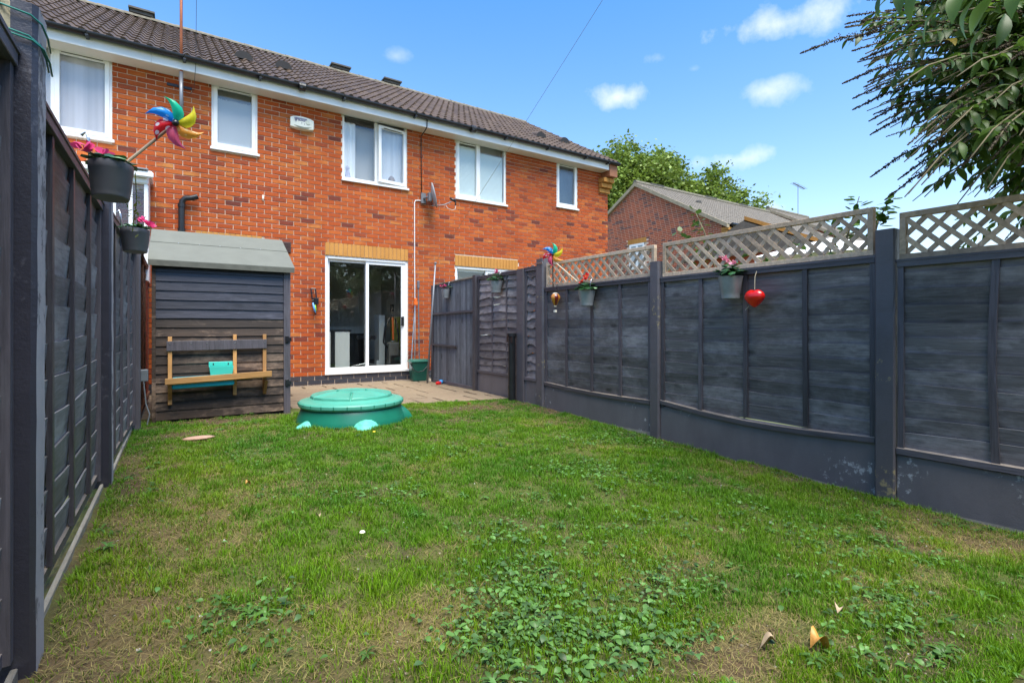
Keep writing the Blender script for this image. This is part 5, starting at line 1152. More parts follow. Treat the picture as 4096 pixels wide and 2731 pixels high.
# ------------------------------------------------------------------ pots on the fences
def petals(b, c, n, L, W, up=.9, seed=0):
    rr = random.Random(seed)
    for i in range(n):
        a = rr.uniform(0, 6.283); el = rr.uniform(.2, 1.3) * up; d = Vector((math.cos(a) * math.cos(el), math.sin(a) * math.cos(el), math.sin(el))); s = d.cross(Vector((rr.uniform(-1, 1), rr.uniform(-1, 1), .3))).normalized() * W * rr.uniform(.7, 1.2)
        c2 = Vector(c) + Vector((rr.uniform(-.01, .01), rr.uniform(-.01, .01), rr.uniform(-.008, .008))); m = c2 + d * L * .6; e = c2 + d * L + Vector((0, 0, -.004))
        b.add([c2, m - s, e - s * .3, e + s * .3, m + s], [(0, 1, 2, 3, 4)])
def cyclamen(parent, r, z, nl, mflower, flowers, seed, spread=1.15, oval=1.0, lift=.085, ls=1.0):
    rr = random.Random(seed); b = MB()
    for i in range(nl):
        a = rr.uniform(0, 6.283); rad = r * rr.uniform(.2, spread); L = rr.uniform(.034, .058) * ls; cx_, cy_ = rad * math.cos(a) * oval, rad * math.sin(a); hz = z + .02 + rr.uniform(0, lift) * (1.35 - rad / r)
        d = Vector((math.cos(a + rr.uniform(-.8, .8)), math.sin(a + rr.uniform(-.8, .8)), rr.uniform(-.5, .25))).normalized(); s = d.cross(Vector((0, 0, 1))).normalized() * L * .95
        p = Vector((cx_, cy_, hz)); b.add([p - d * L * .4, p - d * L * .2 - s * .6, p + d * L * .45 - s * .75, p + d * L * 1.0, p + d * L * .45 + s * .75, p - d * L * .2 + s * .6, p + Vector((0, 0, .007))], [(6, 0, 1), (6, 1, 2), (6, 2, 3), (6, 3, 4), (6, 4, 5), (6, 5, 0)], 1 if rr.random() < .16 else 0)
    b.build('foliage', [m_potleaf, m_pale], parent)
    for i, (fx, fy, fz) in enumerate(flowers):
        f = MB(); petals(f, (fx, fy, fz), 6, .042, .014, seed=seed + i); f.build('flower', mflower, parent); f = MB(); f.tube([(fx * .4, fy * .4, z), (fx * .8, fy * .8, (z + fz) / 2 + .01), (fx, fy, fz)], .0016, 5); f.build('stem', m_twig, parent)
def bucket_pot(y, z, r, h, label, mfl, flowers, seed, oval=1.0, mat=None, x=3.89, nl=46):
    p = empty('hanging_pot', (x, y, z), 0, label, 'plant pot', 'pots hooked along the fence'); m_ = mat or m_galv
    b = MB(); b.lathe([(r * .70, -h), (r * .74, -h * .92), (r * .75, -h * .78), (r * .77, -h * .76), (r * .98, -.01), (r * 1.02, 0), (r * .97, 0), (r * .93, -.03)], 28, sx=oval, capb=True, capt=True); b.build('bucket', m_, p, autosmooth=50)
    b = MB(); b.tube([(.05, .0, 1.0 * 0 - .02), (.055, 0, .08), (.07, 0, .13), (.10, 0, .135)], .005, 6); b.build('hook', m_steel, p, smooth=True)
    cyclamen(p, r, 0, nl, mfl, flowers, seed, oval=oval); return p
bucket_pot(7.96, 1.815, .075, .15, 'small grey bucket with pink cyclamen hooked on the vertical board fence', m_pink, [(-.03, .10, .05), (-.02, .07, .035), (-.03, -.02, .05)], 3, nl=14)
bucket_pot(6.30, 1.83, .098, .165, 'grey bucket of green leaves with one pink bloom on the waney panel', m_pink, [(0, .0, .14), (.01, .01, .11)], 5)
bucket_pot(4.34, 1.575, .098, .17, 'grey bucket with bright red cyclamen hooked below the trellis', m_red, [(-.02, -.0, .15), (.0, .04, .12), (-.03, -.03, .125), (.01, -.02, .17), (-.02, .05, .09)], 7, nl=60)
bucket_pot(2.545, 1.585, .098, .185, 'grey bucket with pale pink cyclamen beside the red heart', m_lpink, [(-.02, .03, .14), (.0, .01, .12), (-.02, -.05, .10), (-.02, .05, .15)], 9, nl=64)
# left: large oval pot and small oval pot
def oval_pot(loc, rx_, ry_, h, label, mfl, flowers, seed, rz=0, nl=60):
    p = empty('oval_planter', loc, rz, label, 'plant pot', 'oval slate planters on the left fence')
    b = MB(); prof = [(.80, -h), (.84, -h * .96), (.86, -h * .80), (.885, -h * .78), (.98, -.03), (1.0, -.028), (1.02, 0), (.96, 0), (.94, -.03)]; b.lathe(prof, 40, sx=rx_, sy=ry_, capb=True, capt=True); b.build('tub', m_potg, p, autosmooth=45)
    b = MB(); b.tube([(-rx_ * .9, ry_ * .2, -.02), (-rx_ * 1.0, ry_ * .2, .10), (-rx_ * 1.1, ry_ * .2, .13), (-rx_ * 1.3, ry_ * .2, .11)], .006, 6); b.build('hook', m_steel, p, smooth=True)
    cyclamen(p, ry_, -.01, nl, mfl, flowers, seed, oval=rx_ / ry_, lift=.022, ls=.62, spread=1.0); return p
p1 = oval_pot((-.225, 2.67, 1.83), .075, .102, .138, 'large slate grey planter high on the left fence holding the pinwheel stick', m_pink, [(-.07, -.10, .03), (-.075, -.13, .01), (-.03, .05, .05)], 21)
p2 = oval_pot((-.235, 4.33, 1.825), .082, .13, .15, 'smaller slate grey planter on the left fence with magenta flowers, past the second post', m_pink, [(.07, .02, .05), (.09, .06, .04), (.05, -.02, .06), (.08, .0, .03)], 23)
# trailing sprig
b = MB(); rr = random.Random(4)
for i in range(34):
    t = i / 34; p = Vector((-.15 + .02 * math.sin(i) - .01, 2.76 + .03 * math.cos(i * 1.7), 1.83 - .26 * t)); d = Vector((rr.uniform(-1, 1), rr.uniform(-1, 1), rr.uniform(-.6, .4))).normalized(); s = d.cross(Vector((0, 0, 1))).normalized() * .006; b.add([p, p + d * .014 - s, p + d * .03, p + d * .014 + s], [(0, 1, 2, 3)])
b.tube([(-.15, 2.76, 1.84), (-.145, 2.77, 1.72), (-.16, 2.76, 1.58)], .002, 5)
o = b.build('trailing_stem', leaf_mat('sprig_mat', False, (.12, .15, .02), .5, .3, (.3, .28, .04)), p1); o.location = (.225, -2.67, -1.835)
# pinwheels
def pinwheel(loc, hub_dir, r, stick, label, rot0=0, dark_stick=False):
    p = empty('pinwheel', loc, 0, label, 'pinwheel', 'rainbow pinwheels'); q = Vector(hub_dir).normalized().to_track_quat('Z', 'Y').to_matrix()
    for i in range(6):
        a = rot0 - i * math.pi / 3; b = MB(); vs = []; n = 6
        for j in range(n + 1):
            t = j / n; rad = r * 1.08 * t; sw = .95 * t * t; w = r * 1.75 * t * (1 - t) ** 1.0 + r * .012; lift = .10 * r + .20 * r * math.sin(math.pi * t)
            c1 = Vector((rad * math.cos(a + sw), rad * math.sin(a + sw), .02)); tn = Vector((-math.sin(a + sw), math.cos(a + sw), 0))
            vs += [q @ (c1 - tn * w * .35), q @ (c1 + tn * w * .25 + Vector((0, 0, lift))), q @ (c1 + tn * w * .75 + Vector((0, 0, lift * .3)))]
        b.add(vs, [(j * 3 + k, j * 3 + k + 1, (j + 1) * 3 + k + 1, (j + 1) * 3 + k) for j in range(n) for k in range(2)]); b.build('vane', m_wheel[i], p, smooth=True)
    b = MB(); b.tube([q @ Vector((0, 0, -.01)), q @ Vector((0, 0, .05)), q @ Vector((0, 0, .06))], [.012, .014, .006], 12); b.build('hub', m_black, p, smooth=True)
    b = MB(); b.tube([q @ Vector((0, 0, -.005)), Vector(stick)], .0065, 8); b.build('stick', plain('stick_dark', (.035, .018, .012), .5, .2, 9) if dark_stick else plain('stick_tan', (.30, .23, .15), .5, .2, 9), p); return p
pinwheel((-.005, 2.65, 2.045), (.05, -1, -.25), .100, (-.19, .03, -.215), 'large rainbow pinwheel on a leaning stick from the big grey planter', rot0=R(118))
pinwheel((3.87, 4.94, 2.055), (-.6, -.8, -.15), .135, (.04, .04, -.40), 'small rainbow pinwheel at the corner of the trellis by the tall post', rot0=R(100), dark_stick=True)
b = MB(); b.tube([(3.88, 4.97, 2.0), (3.93, 4.55, 1.70)], .006, 6); fit(b, 'cane', plain('cane_cream', (.6, .52, .38), .6, .1, 9), 'pale cane leaning across the trellis below the small pinwheel', 'cane')
# red heart
hr = empty('heart_ornament', (3.895, 2.335, 1.405), 0, 'glossy red heart hanging on the charcoal fence beside the pale pink cyclamen', 'ornament')
b = MB(); nu, nv = 22, 32; vs = []
for i in range(nu + 1):
    ph = math.pi * i / nu
    for j in range(nv):
        th = 2 * math.pi * j / nv; sxx = math.sin(ph) * math.cos(th); syy = math.sin(ph) * math.sin(th); zz = math.cos(ph)
        wide = 1.0 if zz > 0 else (1 - .50 * (-zz) ** 1.4); dip = .13 * math.exp(-(syy / .25) ** 2) * max(0, zz); vs.append((sxx * .052 * wide, syy * .084 * wide, (zz * (.82 if zz > 0 else 1.1) - dip) * .077))
b.add(vs, [(i * nv + j, i * nv + (j + 1) % nv, (i + 1) * nv + (j + 1) % nv, (i + 1) * nv + j) for i in range(nu) for j in range(nv)]); b.build('heart', m_redgl, hr, smooth=True)
b = MB(); b.tube([(0, 0, .06), (.02, .01, .16), (.045, .01, .21)], .003, 5); b.tube([(0, .05, -.075), (-.01, .075, -.105)], .003, 5); b.build('cord', m_rope, hr)
# balloon ornament
bo = empty('balloon_ornament', (3.915, 4.945, 1.505), 0, 'tiny amber and maroon hot air balloon ornament on a black cord', 'ornament')
ngore = 8; prof = [(.004, -.085), (.018, -.075), (.035, -.045), (.058, 0), (.063, .02), (.058, .045), (.040, .066), (.018, .076), (.002, .079)]
for gidx in range(ngore):
    b = MB(); vs = []; m = 3
    for r, z in prof:
        for k in range(m + 1): th = 2 * math.pi * (gidx + k / m) / ngore; vs.append((r * math.cos(th), r * math.sin(th), z))
    b.add(vs, [(i * (m + 1) + k, i * (m + 1) + k + 1, (i + 1) * (m + 1) + k + 1, (i + 1) * (m + 1) + k) for i in range(len(prof) - 1) for k in range(m)]); b.build('gore', m_maroon if gidx % 2 else m_gold, bo, smooth=True)
b = MB(); b.lathe([(.036, .069), (.02, .078), (.002, .081)], 16); b.lathe([(.014, -.092), (.018, -.078)], 12); b.build('trim', m_cream, bo)
b = MB(); b.box(-.014, .014, -.016, .016, -.16, -.132); b.build('basket', m_cream, bo)
b = MB()
for sx in (-.01, .01): b.tube([(sx, sx, -.135), (sx, sx, -.085)], .0012, 4)
b.tube([(0, 0, .08), (.02, .02, .14), (.06, .03, .19)], .002, 5); b.tube([(0, 0, .08), (.02, -.03, .12), (.06, .03, .19)], .002, 5); b.build('cord', m_wire, bo)
# black pipe standing by the fence
b = MB(); b.tube([(3.90, 5.90, .13), (3.90, 5.90, 1.05)], .052, 18); b.tube([(3.90, 5.90, 1.03), (3.90, 5.90, 1.075)], .066, 18); b.tube([(3.90, 5.90, .30), (3.90, 5.90, .36)], .056, 18); b.box(3.86, 3.88, 5.83, 5.97, .95, 1.04)
tag(b.build('black_pipe', m_blackp, autosmooth=50), 'black capped drain pipe standing against the fence at the patio corner', 'pipe')
# green caddy bin
bn = empty('food_caddy', (3.80, 8.93, .158), R(-8), 'dark green plastic caddy bin with lid beside the door wall', 'bin')
b = MB(); vs = []
for z, w, d_2 in ((0, .13, .11), (.02, .135, .115), (.36, .165, .145)):
    for sx, sy in ((-1, -1), (1, -1), (1, 1), (-1, 1)):
        for ax, ay in ((1, .8), (.8, 1)) if (sx * sy > 0) else ((.8, 1), (1, .8)): vs.append((sx * w * ax, sy * d_2 * ay, z))
b.add(vs, [(i * 8 + k, i * 8 + (k + 1) % 8, (i + 1) * 8 + (k + 1) % 8, (i + 1) * 8 + k) for i in range(2) for k in range(8)] + [tuple(range(8))[::-1], tuple(16 + k for k in range(8))]); b.build('body', m_bin, bn)
b = MB(); b.box(-.18, .18, -.165, .155, .355, .38, bev=.008); b.box(-.15, .15, -.135, .125, .38, .40, bev=.008); b.build('lid', plain('lid_green', (.015, .16, .11), .35, .1, 5), bn)
b = MB(); b.tube([(-.175, -.10, .33), (-.14, -.16, .22), (-.06, -.17, .17), (.04, -.17, .19), (.13, -.165, .28), (.165, -.12, .34)], .009, 6); b.build('carry_handle', m_black, bn, smooth=True)
b = MB(); b.tube([(3.69, 9.02, .5), (3.80, 9.09, 1.6)], .011, 8); br = b.build('mop', m_steel); tag(br, 'thin metal mop handle leaning in the corner behind the green bin', 'mop')
b = MB(); b.box(3.77, 3.84, 9.05, 9.12, 1.58, 1.64, bev=.005); b.box(3.78, 3.83, 9.06, 9.11, 1.64, 1.71, bev=.01); o = b.build('head', m_orange, br)
b = MB(); b.tube([(3.83, 8.95, .16), (3.86, 9.08, 1.95)], .012, 8); b.box(3.84, 3.88, 9.05, 9.11, 1.90, 2.05, bev=.01); tag(b.build('broom', m_gatew), 'dark broom handle standing in the corner next to the mop', 'broom')
# washing line prop and rope
b = MB(); b.tube([(3.775, 8.47, .158), (3.80, 8.36, 1.2), (3.83, 8.25, 2.28)], [.018, .018, .014], 10); b.tube([(3.83, 8.25, 2.28), (3.835, 8.25, 2.31)], .022, 10); tag(b.build('line_prop', m_grey, smooth=True), 'slim grey washing line prop leaning by the gate', 'line prop')
b = MB(); p0 = Vector((3.83, 8.25, 2.30)); p1_ = Vector((.606, -.6, 2.43)); pts = []
d_ = (p1_ - p0)
for i in range(21): t = i / 20; p = p0.lerp(p1_, t); pts.append(p - Vector((0, 0, 0.02 * math.sin(math.pi * t))))
b.tube(pts, [.0024 - .0021 * t / 20 for t in range(21)], 5); fit(b, 'washing_line', m_rope, 'washing line rope running from the grey prop up over the lawn', 'washing line')
b = MB(); b.tube([(.606, -.6, .0), (.606, -.6, 2.5)], .03, 10); tag(b.build('washing_line_post', m_grey, smooth=True), 'grey washing line post behind the camera', 'post')
# toys / bits on the ground
t = empty('water_toy', (3.86, 8.15, .158), R(40), 'small red and blue plastic toy lying on the patio by the fence', 'toy'); b = MB(); b.lathe([(.001, 0), (.03, .008), (.042, .035), (.03, .065), (.001, .075)], 14, c=(.07, 0, 0)); b.build('ball', plain('toy_blue', (.03, .25, .6), .35, .1, 6), t, smooth=True)
b = MB(); b.box(-.09, .02, -.03, .03, .0, .05, bev=.008); b.tube([(-.12, 0, .03), (-.07, 0, .03)], .018, 8); b.build('grip', plain('toy_red', (.65, .02, .02), .35, .1, 6), t)
b = MB(); b.lathe([(.001, 0), (.12, .004), (.13, .014), (.09, .022), (.001, .024)], 12, sy=.5, c=(.16, 5.22, gzf(.16, 5.22) + .004)); fit(b, 'flat_stone', plain('pink_stone', (.45, .28, .20), .85, .15, 20, 60, .4), 'flat pinkish stone lying in the grass before the shed', 'stone', smooth=True)
b = MB(); petals(b, (3.2, 5.85, .15), 6, .03, .012, seed=3); fit(b, 'fallen_flower', m_pink, 'single pink blossom dropped on the bare soil by the patio', 'flower')
def dead_leaf(x, y, L, mat, label, rz, curl=.6):
    T, Fq = leaf_template(1, .62, 8, .9, curl, .9); b = MB(); b.add([(p[0] * L, p[1] * L, p[2] * L * 1.4 + .02 + .16 * L * math.sin(p[0] * 7) * (1 if p[1] >= 0 else -.4)) for p in T], [tuple(f) for f in Fq]); o = b.build('fallen_leaf', mat, smooth=True); o.location = (x, y, gzf(x, y)); o.rotation_euler = (0, 0, rz); tag(o, label, 'leaf'); return o
m_dl = plain('dead_leaf_orange', (.56, .27, .06), .5, .3, 14, 60, .4); m_dl2 = plain('dead_leaf_tan', (.40, .30, .19), .8, .3, 20)
dead_leaf(1.72, .84, .075, m_dl, 'large curled orange dead leaf at the bottom edge of the photo', R(-25), 1.1); dead_leaf(1.63, .90, .055, m_dl2, 'torn pale brown leaf touching the big orange leaf', R(120), .9)
dead_leaf(2.04, .90, .05, m_dl2, 'small curled tan leaf on bare soil at lower right', R(10)); dead_leaf(.36, 3.55, .035, m_dl, 'tiny yellow orange leaf in the grass left of centre', R(30)); dead_leaf(.62, 2.75, .035, m_dl2, 'small pale dry leaf near the dry patch', R(90))
for (x, y, lb) in ((.73, 2.38, 'small white daisy flower in the middle of the lawn'), (1.52, 4.6, 'small yellow flower in front of the sandpit')):
    b = MB(); b.lathe([(.001, .045), (.014, .05), (.010, .056), (.001, .058)], 10, c=(x, y, gzf(x, y))); fit(b, 'lawn_flower', m_cream if 'white' in lb else plain('yellow_petal', (.8, .6, .02), .5, .1, 8), lb, 'flower')

# ------------------------------------------------------------------ neighbouring brick terrace beyond
def far_house(X0, X1, YE, YR, ZE, ZR, label, gable_win=None, base_z=-.1):
    h = empty('neighbour_house', ((X0 + X1) / 2, YR, base_z), 0, label, 'house'); off = Vector(h.location)
    def hp(b, name, mats, parent=h, **kw): b.v = [(x - off.x, y - off.y, z - off.z) for x, y, z in b.v]; return b.build(name, mats, parent, **kw)
    YB = 2 * YR - YE; w = MB(); zr_ = lambda y: ZE + (ZR - ZE) * (1 - abs(y - YR) / (YR - YE))
    w.quad([(X0, YE, base_z), (X0, YE, ZE), (X0, YR, ZR), (X0, YB, ZE), (X0, YB, base_z)]); w.quad([(X1, YE, base_z), (X1, YB, base_z), (X1, YB, ZE), (X1, YR, ZR), (X1, YE, ZE)])
    w.quad([(X0, YE, base_z), (X1, YE, base_z), (X1, YE, ZE), (X0, YE, ZE)]); w.quad([(X0, YB, base_z), (X0, YB, ZE), (X1, YB, ZE), (X1, YB, base_z)]); wo = hp(w, 'wall', m_mortar)
    br = MB(); n = int((ZR - 1.2) / .075)
    for j in range(n):
        z0 = 1.2 + j * .075; z1 = z0 + .063
        if z1 > ZE: a0 = YE + (z1 - ZE) / (ZR - ZE) * (YR - YE); b0 = YB - (a0 - YE)
        else: a0, b0 = YE, YB
        y = a0 - (j % 2) * .112
        while y < b0:
            ya, yb = max(y, a0), min(y + .213, b0)
            if yb - ya > .03 and not (gable_win and ya < gable_win[1] and yb > gable_win[0] and z1 > gable_win[2] and z0 < gable_win[3] + .22): br.add([(X0 - .006, ya, z0), (X0 - .006, ya, z1), (X0 - .006, yb, z1), (X0 - .006, yb, z0)], [(0, 1, 2, 3)], pickf())
            y += .225
        x = X0 - (j % 2) * .112
        while x < X1 and z1 < ZE:
            br.add([(max(x, X0), YE - .006, z0), (min(x + .213, X1), YE - .006, z0), (min(x + .213, X1), YE - .006, z1), (max(x, X0), YE - .006, z1)], [(0, 1, 2, 3)], pickf()); x += .225
    o = hp(br, 'brickwork', m_fbr, wo); o['kind'] = 'stuff'
    if gable_win:
        a, b_, z0, z1 = gable_win; wn = empty('window', (0, 0, 0), parent=h); q = MB()
        for (p0, p1, q0, q1) in ((a, a + .09, z0, z1), (b_ - .09, b_, z0, z1), (a, b_, z0, z0 + .09), (a, b_, z1 - .09, z1), ((a + b_) / 2 - .05, (a + b_) / 2 + .05, z0 + .09, z1 - .09)): q.box(X0 - .03, X0 - .001, p0, p1, q0, q1)
        q.v = [(x + (i // 8) * .0007, y, z) for i, (x, y, z) in enumerate(q.v)]
        hp(q, 'frame', m_upvc, wn); q = MB(); q.box(X0 - .012, X0 - .008, a + .08, b_ - .08, z0 + .08, z1 - .08); hp(q, 'pane', m_frost, wn)
        lt = empty('lintel', (0, 0, 0), parent=h); y = a - .1
        while y < b_ + .1: q = MB(); q.box(X0 - .012, X0 + .0, y, y + .068, z1 + .01, z1 + .22); hp(q, 'brick', m_buff[0], lt); y += .0765
    # roof tiles
    sl = math.atan2(ZR - ZE, YR - YE); ge = .34; nrw = int((YR - YE + .35) / math.cos(sl) / ge) + 1; tb = MB(); Rm = Matrix.Rotation(sl, 4, 'X'); x = X0 - .1; ns = 6
    tv = [(t / ns * .3, 0, .02 + .024 * max(0, math.sin(math.pi * 4 * t / ns))) for t in range(ns + 1)]; tv = tv + [(a, .40, c - .02) for a, _, c in tv] + [(a, 0, 0) for a, _, c in tv]; tf = [(i, i + 1, ns + 2 + i, ns + 1 + i) for i in range(ns)] + [(2 * ns + 2 + i, 2 * ns + 3 + i, i + 1, i) for i in range(ns)]
    while x < X1 + .05:
        for r in range(nrw):
            y = YE - .3 + r * ge * math.cos(sl); z = ZE + .08 - .3 * math.tan(sl) + r * ge * math.sin(sl)
            if y > YR - .1: continue
            tb.add([Rm @ Vector(p) + Vector((x, y, z + rnd.uniform(0, .006))) for p in tv], tf)
        x += .298
    o = hp(tb, 'roof_tiles', m_tilef, h, autosmooth=40); o['kind'] = 'stuff'
    q = MB(); q.add([(X0 - .1, YR, ZR + .06), (X1 + .1, YR, ZR + .06), (X1 + .1, YB + .3, ZE - .1), (X0 - .1, YB + .3, ZE - .1)], [(0, 1, 2, 3)]); hp(q, 'back_slope', m_tilef)
    q = MB(); q.tube([(X0 - .12, YR, ZR + .10), (X1 + .1, YR, ZR + .10)], .11, 10); hp(q, 'ridge', m_ridge)
    for sgn in (-1, 1):   # verge boards
        q = MB(); ye = YR + sgn * (YR - YE + .3); ze = ZE - .3 * math.tan(sl); q.add([(X0 - .13, YR, ZR + .10), (X0 - .13, YR, ZR - .06), (X0 - .13, ye, ze - .04), (X0 - .13, ye, ze + .11), (X0 + .02, YR, ZR + .10), (X0 + .02, YR, ZR - .06), (X0 + .02, ye, ze - .04), (X0 + .02, ye, ze + .11)], [(0, 1, 2, 3), (0, 3, 7, 4), (1, 5, 6, 2), (3, 2, 6, 7)]); hp(q, 'verge', plain('verge_tan', (.33, .27, .18), .8, .2, 6))
    q = MB(); q.box(X0 + .3, X1, YE - .30, YE - .28, ZE - .28, ZE - .09); hp(q, 'fascia_board', m_fascia); q = MB(); q.box(X0 + .3, X1, YE - .28, YE, ZE - .29, ZE - .27); hp(q, 'soffit', m_soffit)
    q = MB(); q.tube([(X0 + .1, YE - .36, ZE - .08), (X1, YE - .36, ZE - .08)], .055, 8); q.tube([(X0 + .35, YE - .34, ZE - .1), (X0 + .35, YE - .30, ZE - .35), (X0 + .35, YE - .06, ZE - .55), (X0 + .35, YE - .06, 0)], .035, 8); hp(q, 'gutter', m_blackp)
    cbp = empty('corbel', (0, 0, 0), parent=h)
    for i in range(4): q = MB(); q.box(X0 - .03, X0 + .22, YE - .05 - i * .075, YE - .002, ZE - .62 + i * .115, ZE - .52 + i * .115); hp(q, 'brick', m_buff[0], cbp)
    return h, hp
m_fbr = [brick_mat('far_brick_red', (.40, .10, .048), (.46, .13, .060), (.42, .13, .07)), brick_mat('far_brick_brown', (.30, .09, .055), (.34, .11, .06), (.22, .08, .06)), brick_mat('far_brick_dark', (.14, .065, .06), (.18, .07, .055), (.12, .06, .06))]
def pickf(): r = rnd.random(); return 0 if r < .62 else 1 if r < .87 else 2
m_tilef = plain('far_roof_tile', (.135, .115, .088), .6, .25, 6, 40, .4)
nh, nhp = far_house(16.8, 27.1, 11.35, 15.5, 5.0, 7.37, 'brick gable ended house beyond the garden with grey brown tiled roof', (15.05, 15.9, 3.72, 4.8))
for a, b_ in ((17.6, 18.5), (21.5, 22.4), (24.3, 25.1)): q = MB(); q.box(a, b_, 15.4, 15.6, 7.5, 7.58); nhp(q, 'ridge_vent', m_ridgeb)
q = MB(); q.lathe([(.14, 0), (.13, .12), (.02, .16)], 10, c=(18.9, 13.9, 6.5)); nhp(q, 'roof_vent', m_ridgeb)
nh2, nhp2 = far_house(27.4, 31.5, 10.2, 15.6, 4.7, 7.62, 'second brick terrace further along with a tiled roof behind the trellis')
# low tiled outbuilding seen through the trellis
ob = empty('brick_garage', (12.6, 6.2, -.1), 0, 'low brick garage with tiled roof glimpsed through the middle trellis', 'garage')
b = MB(); b.box(-1.4, 1.6, -.9, 2.2, 0, 3.0); b.build('wall', m_fbr[0], ob); b = MB(); b.add([(-1.6, -1.1, 2.95), (1.8, -1.1, 2.95), (1.8, .65, 3.75), (-1.6, .65, 3.75), (1.8, 2.4, 2.95), (-1.6, 2.4, 2.95)], [(0, 1, 2, 3), (3, 2, 4, 5), (0, 3, 5), (1, 4, 2)]); b.build('roof', m_tilef, ob)
q = MB(); q.add([(-1.6, -1.14, 2.9), (-1.6, .65, 3.72), (-1.6, .65, 3.84), (-1.6, -1.14, 3.02)], [(0, 1, 2, 3)]); q.build('verge', m_buff[0], ob)
# white awning in the neighbour's garden
aw = empty('white_gazebo', (9.4, 4.25, .08), R(20), 'white fabric gazebo top showing through the trellis near the tall post', 'gazebo')
b = MB(); b.add([(-1.3, -1.0, 2.22), (1.3, -1.0, 2.22), (1.3, 1.0, 2.22), (-1.3, 1.0, 2.22), (0, 0, 2.62)], [(0, 1, 4), (1, 2, 4), (2, 3, 4), (3, 0, 4)]); b.build('canopy', plain('white_canvas', (.8, .8, .8), .8, .03, 5), aw)
for x, y in ((-1.25, -.95), (1.25, -.95), (1.25, .95), (-1.25, .95)): b = MB(); b.tube([(x, y, 0), (x, y, 2.22)], .02, 8); b.build('leg', m_upvc, aw)
gt_ = empty('white_garden_table', (5.6, 6.3, -.1), 0, 'white garden table top seen low through the far trellis', 'table'); b = MB(); b.box(-.5, .5, -.4, .4, 1.55, 1.60, bev=.01); b.build('top', m_upvc, gt_)
for x, y in ((-.45, -.35), (.45, -.35), (.45, .35), (-.45, .35)): b = MB(); b.tube([(x, y, 0), (x, y, 1.56)], .02, 6); b.build('leg', m_upvc, gt_)
# distant aerial
ta = empty('tv_aerial', (30.5, 15.6, 7.6), 0, 'spindly television aerial standing against the sky above the far roofs', 'aerial'); b = MB(); b.tube([(0, 0, 0), (0, 0, 1.7)], .02, 6); b.build('mast', m_grey, ta)
b = MB(); b.tube([(-.35, .1, 2.0), (.55, -.1, 1.75)], .025, 6)
for i in range(9): t = i / 8; b.tube([(-.35 + .9 * t, .1 - .2 * t - .16, 2.0 - .25 * t), (-.35 + .9 * t, .1 - .2 * t + .16, 2.0 - .25 * t)], .01, 4)
b.tube([(0, 0, 1.7), (0, 0, 1.95)], .02, 6); b.build('array', m_grey, ta)

# ------------------------------------------------------------------ trees
def tree(base, trunk_h, blobs, nleaf, leafsize, label, tint, seed, kind='tree', name='broadleaf_tree', dens=1.0):
    rg = np.random.default_rng(seed); t = empty(name, base, 0, label, kind); B = Vector(base)
    cx = np.mean([b[0] for b in blobs]); b = MB(); b.tube([(0, 0, 0), (.1, 0, trunk_h * .5), (0, .1, trunk_h), (cx * .5, 0, trunk_h * 1.5)], [.32, .25, .2, .12], 10)
    for bl in blobs: b.tube([(0, .05, trunk_h * .8), (bl[0] * .5, bl[1] * .5, (trunk_h + bl[2]) / 2), (bl[0], bl[1], bl[2])], [.13, .09, .03], 6)
    b.build('trunk', m_bark, t, smooth=True)
    P = []; 
    vol = np.array([bl[3] ** 2 * bl[4] for bl in blobs]); vol /= vol.sum()
    Nn = []
    for bl, vv in zip(blobs, vol):
        m = int(nleaf * vv); nc = max(6, m // 38); d = rg.normal(size=(nc, 3)); d /= np.linalg.norm(d, axis=1)[:, None]; rad = rg.random(nc) ** .4
        C = d * rad[:, None] * np.array([bl[3], bl[3], bl[4]]) + np.array(bl[:3]); ci = rg.integers(0, nc, m); spread = np.minimum(bl[3], bl[4]) * .17
        q = C[ci] + rg.normal(size=(m, 3)) * spread * (.5 + rg.random((nc, 1))[ci]); P.append(q); Nn.append(rg.random((nc, 1))[ci])
    P = np.concatenate(P); cr = np.concatenate(Nn); m = len(P)
    T = np.array([(-.5, 0, 0), (0, -.32, .06), (.5, 0, 0), (0, .32, .06)]); Fq = np.array([(0, 1, 2, 3)])
    tn = np.array(tint)[None] * (.6 + .8 * rg.random((m, 1))) * (.75 + .5 * cr)
    V, F, C = scatter(T, Fq, P, rg.random(m) * 6.283, rg.normal(0, .5, m), rg.normal(0, .7, m), leafsize * (.6 + .8 * rg.random(m)), tn)
    o = np_mesh('crown', V, F, m_treeleaf, cols=C, parent=t); o['kind'] = 'stuff'; return t
tree((26.5, 24.5, -.1), 5.5, [(0, 0, 11.0, 3.2, 2.2), (-2.8, 0, 9.5, 2.6, 2.6), (2.6, -1, 9.3, 2.4, 2.0), (-1.2, 0, 12.0, 2.0, 1.6), (2.0, 0, 11.2, 2.2, 1.8), (-4.0, 1, 8.0, 2.2, 2.4), (4.2, -1.5, 8.6, 1.7, 1.3), (0, 0, 8.4, 3.2, 2.0), (1.0, 0, 12.6, 1.4, .9), (-3.2, 0, 11.3, 1.5, 1.1), (5.2, -2, 7.6, 1.4, 1.1), (3.6, -2.2, 10.4, 1.5, 1.2), (6.0, -3.4, 7.0, 1.2, 1.0), (-2.0, 0, 10.8, 1.9, 1.4), (6.3, -4.0, 9.0, 1.7, 1.4), (7.8, -5.0, 7.6, 1.7, 1.5), (8.8, -5.6, 6.2, 1.3, 1.2), (4.6, -2.8, 11.6, 1.3, 1.0), (2.0, -1, 12.4, 1.6, 1.1), (4.0, -2, 8.8, 2.8, 2.3), (6.4, -4, 7.4, 2.2, 1.8), (5.0, -3, 10.2, 1.8, 1.3)], 100000, .23, 'large leafy green tree rising behind the far brick gable', (.19, .27, .045), 31)
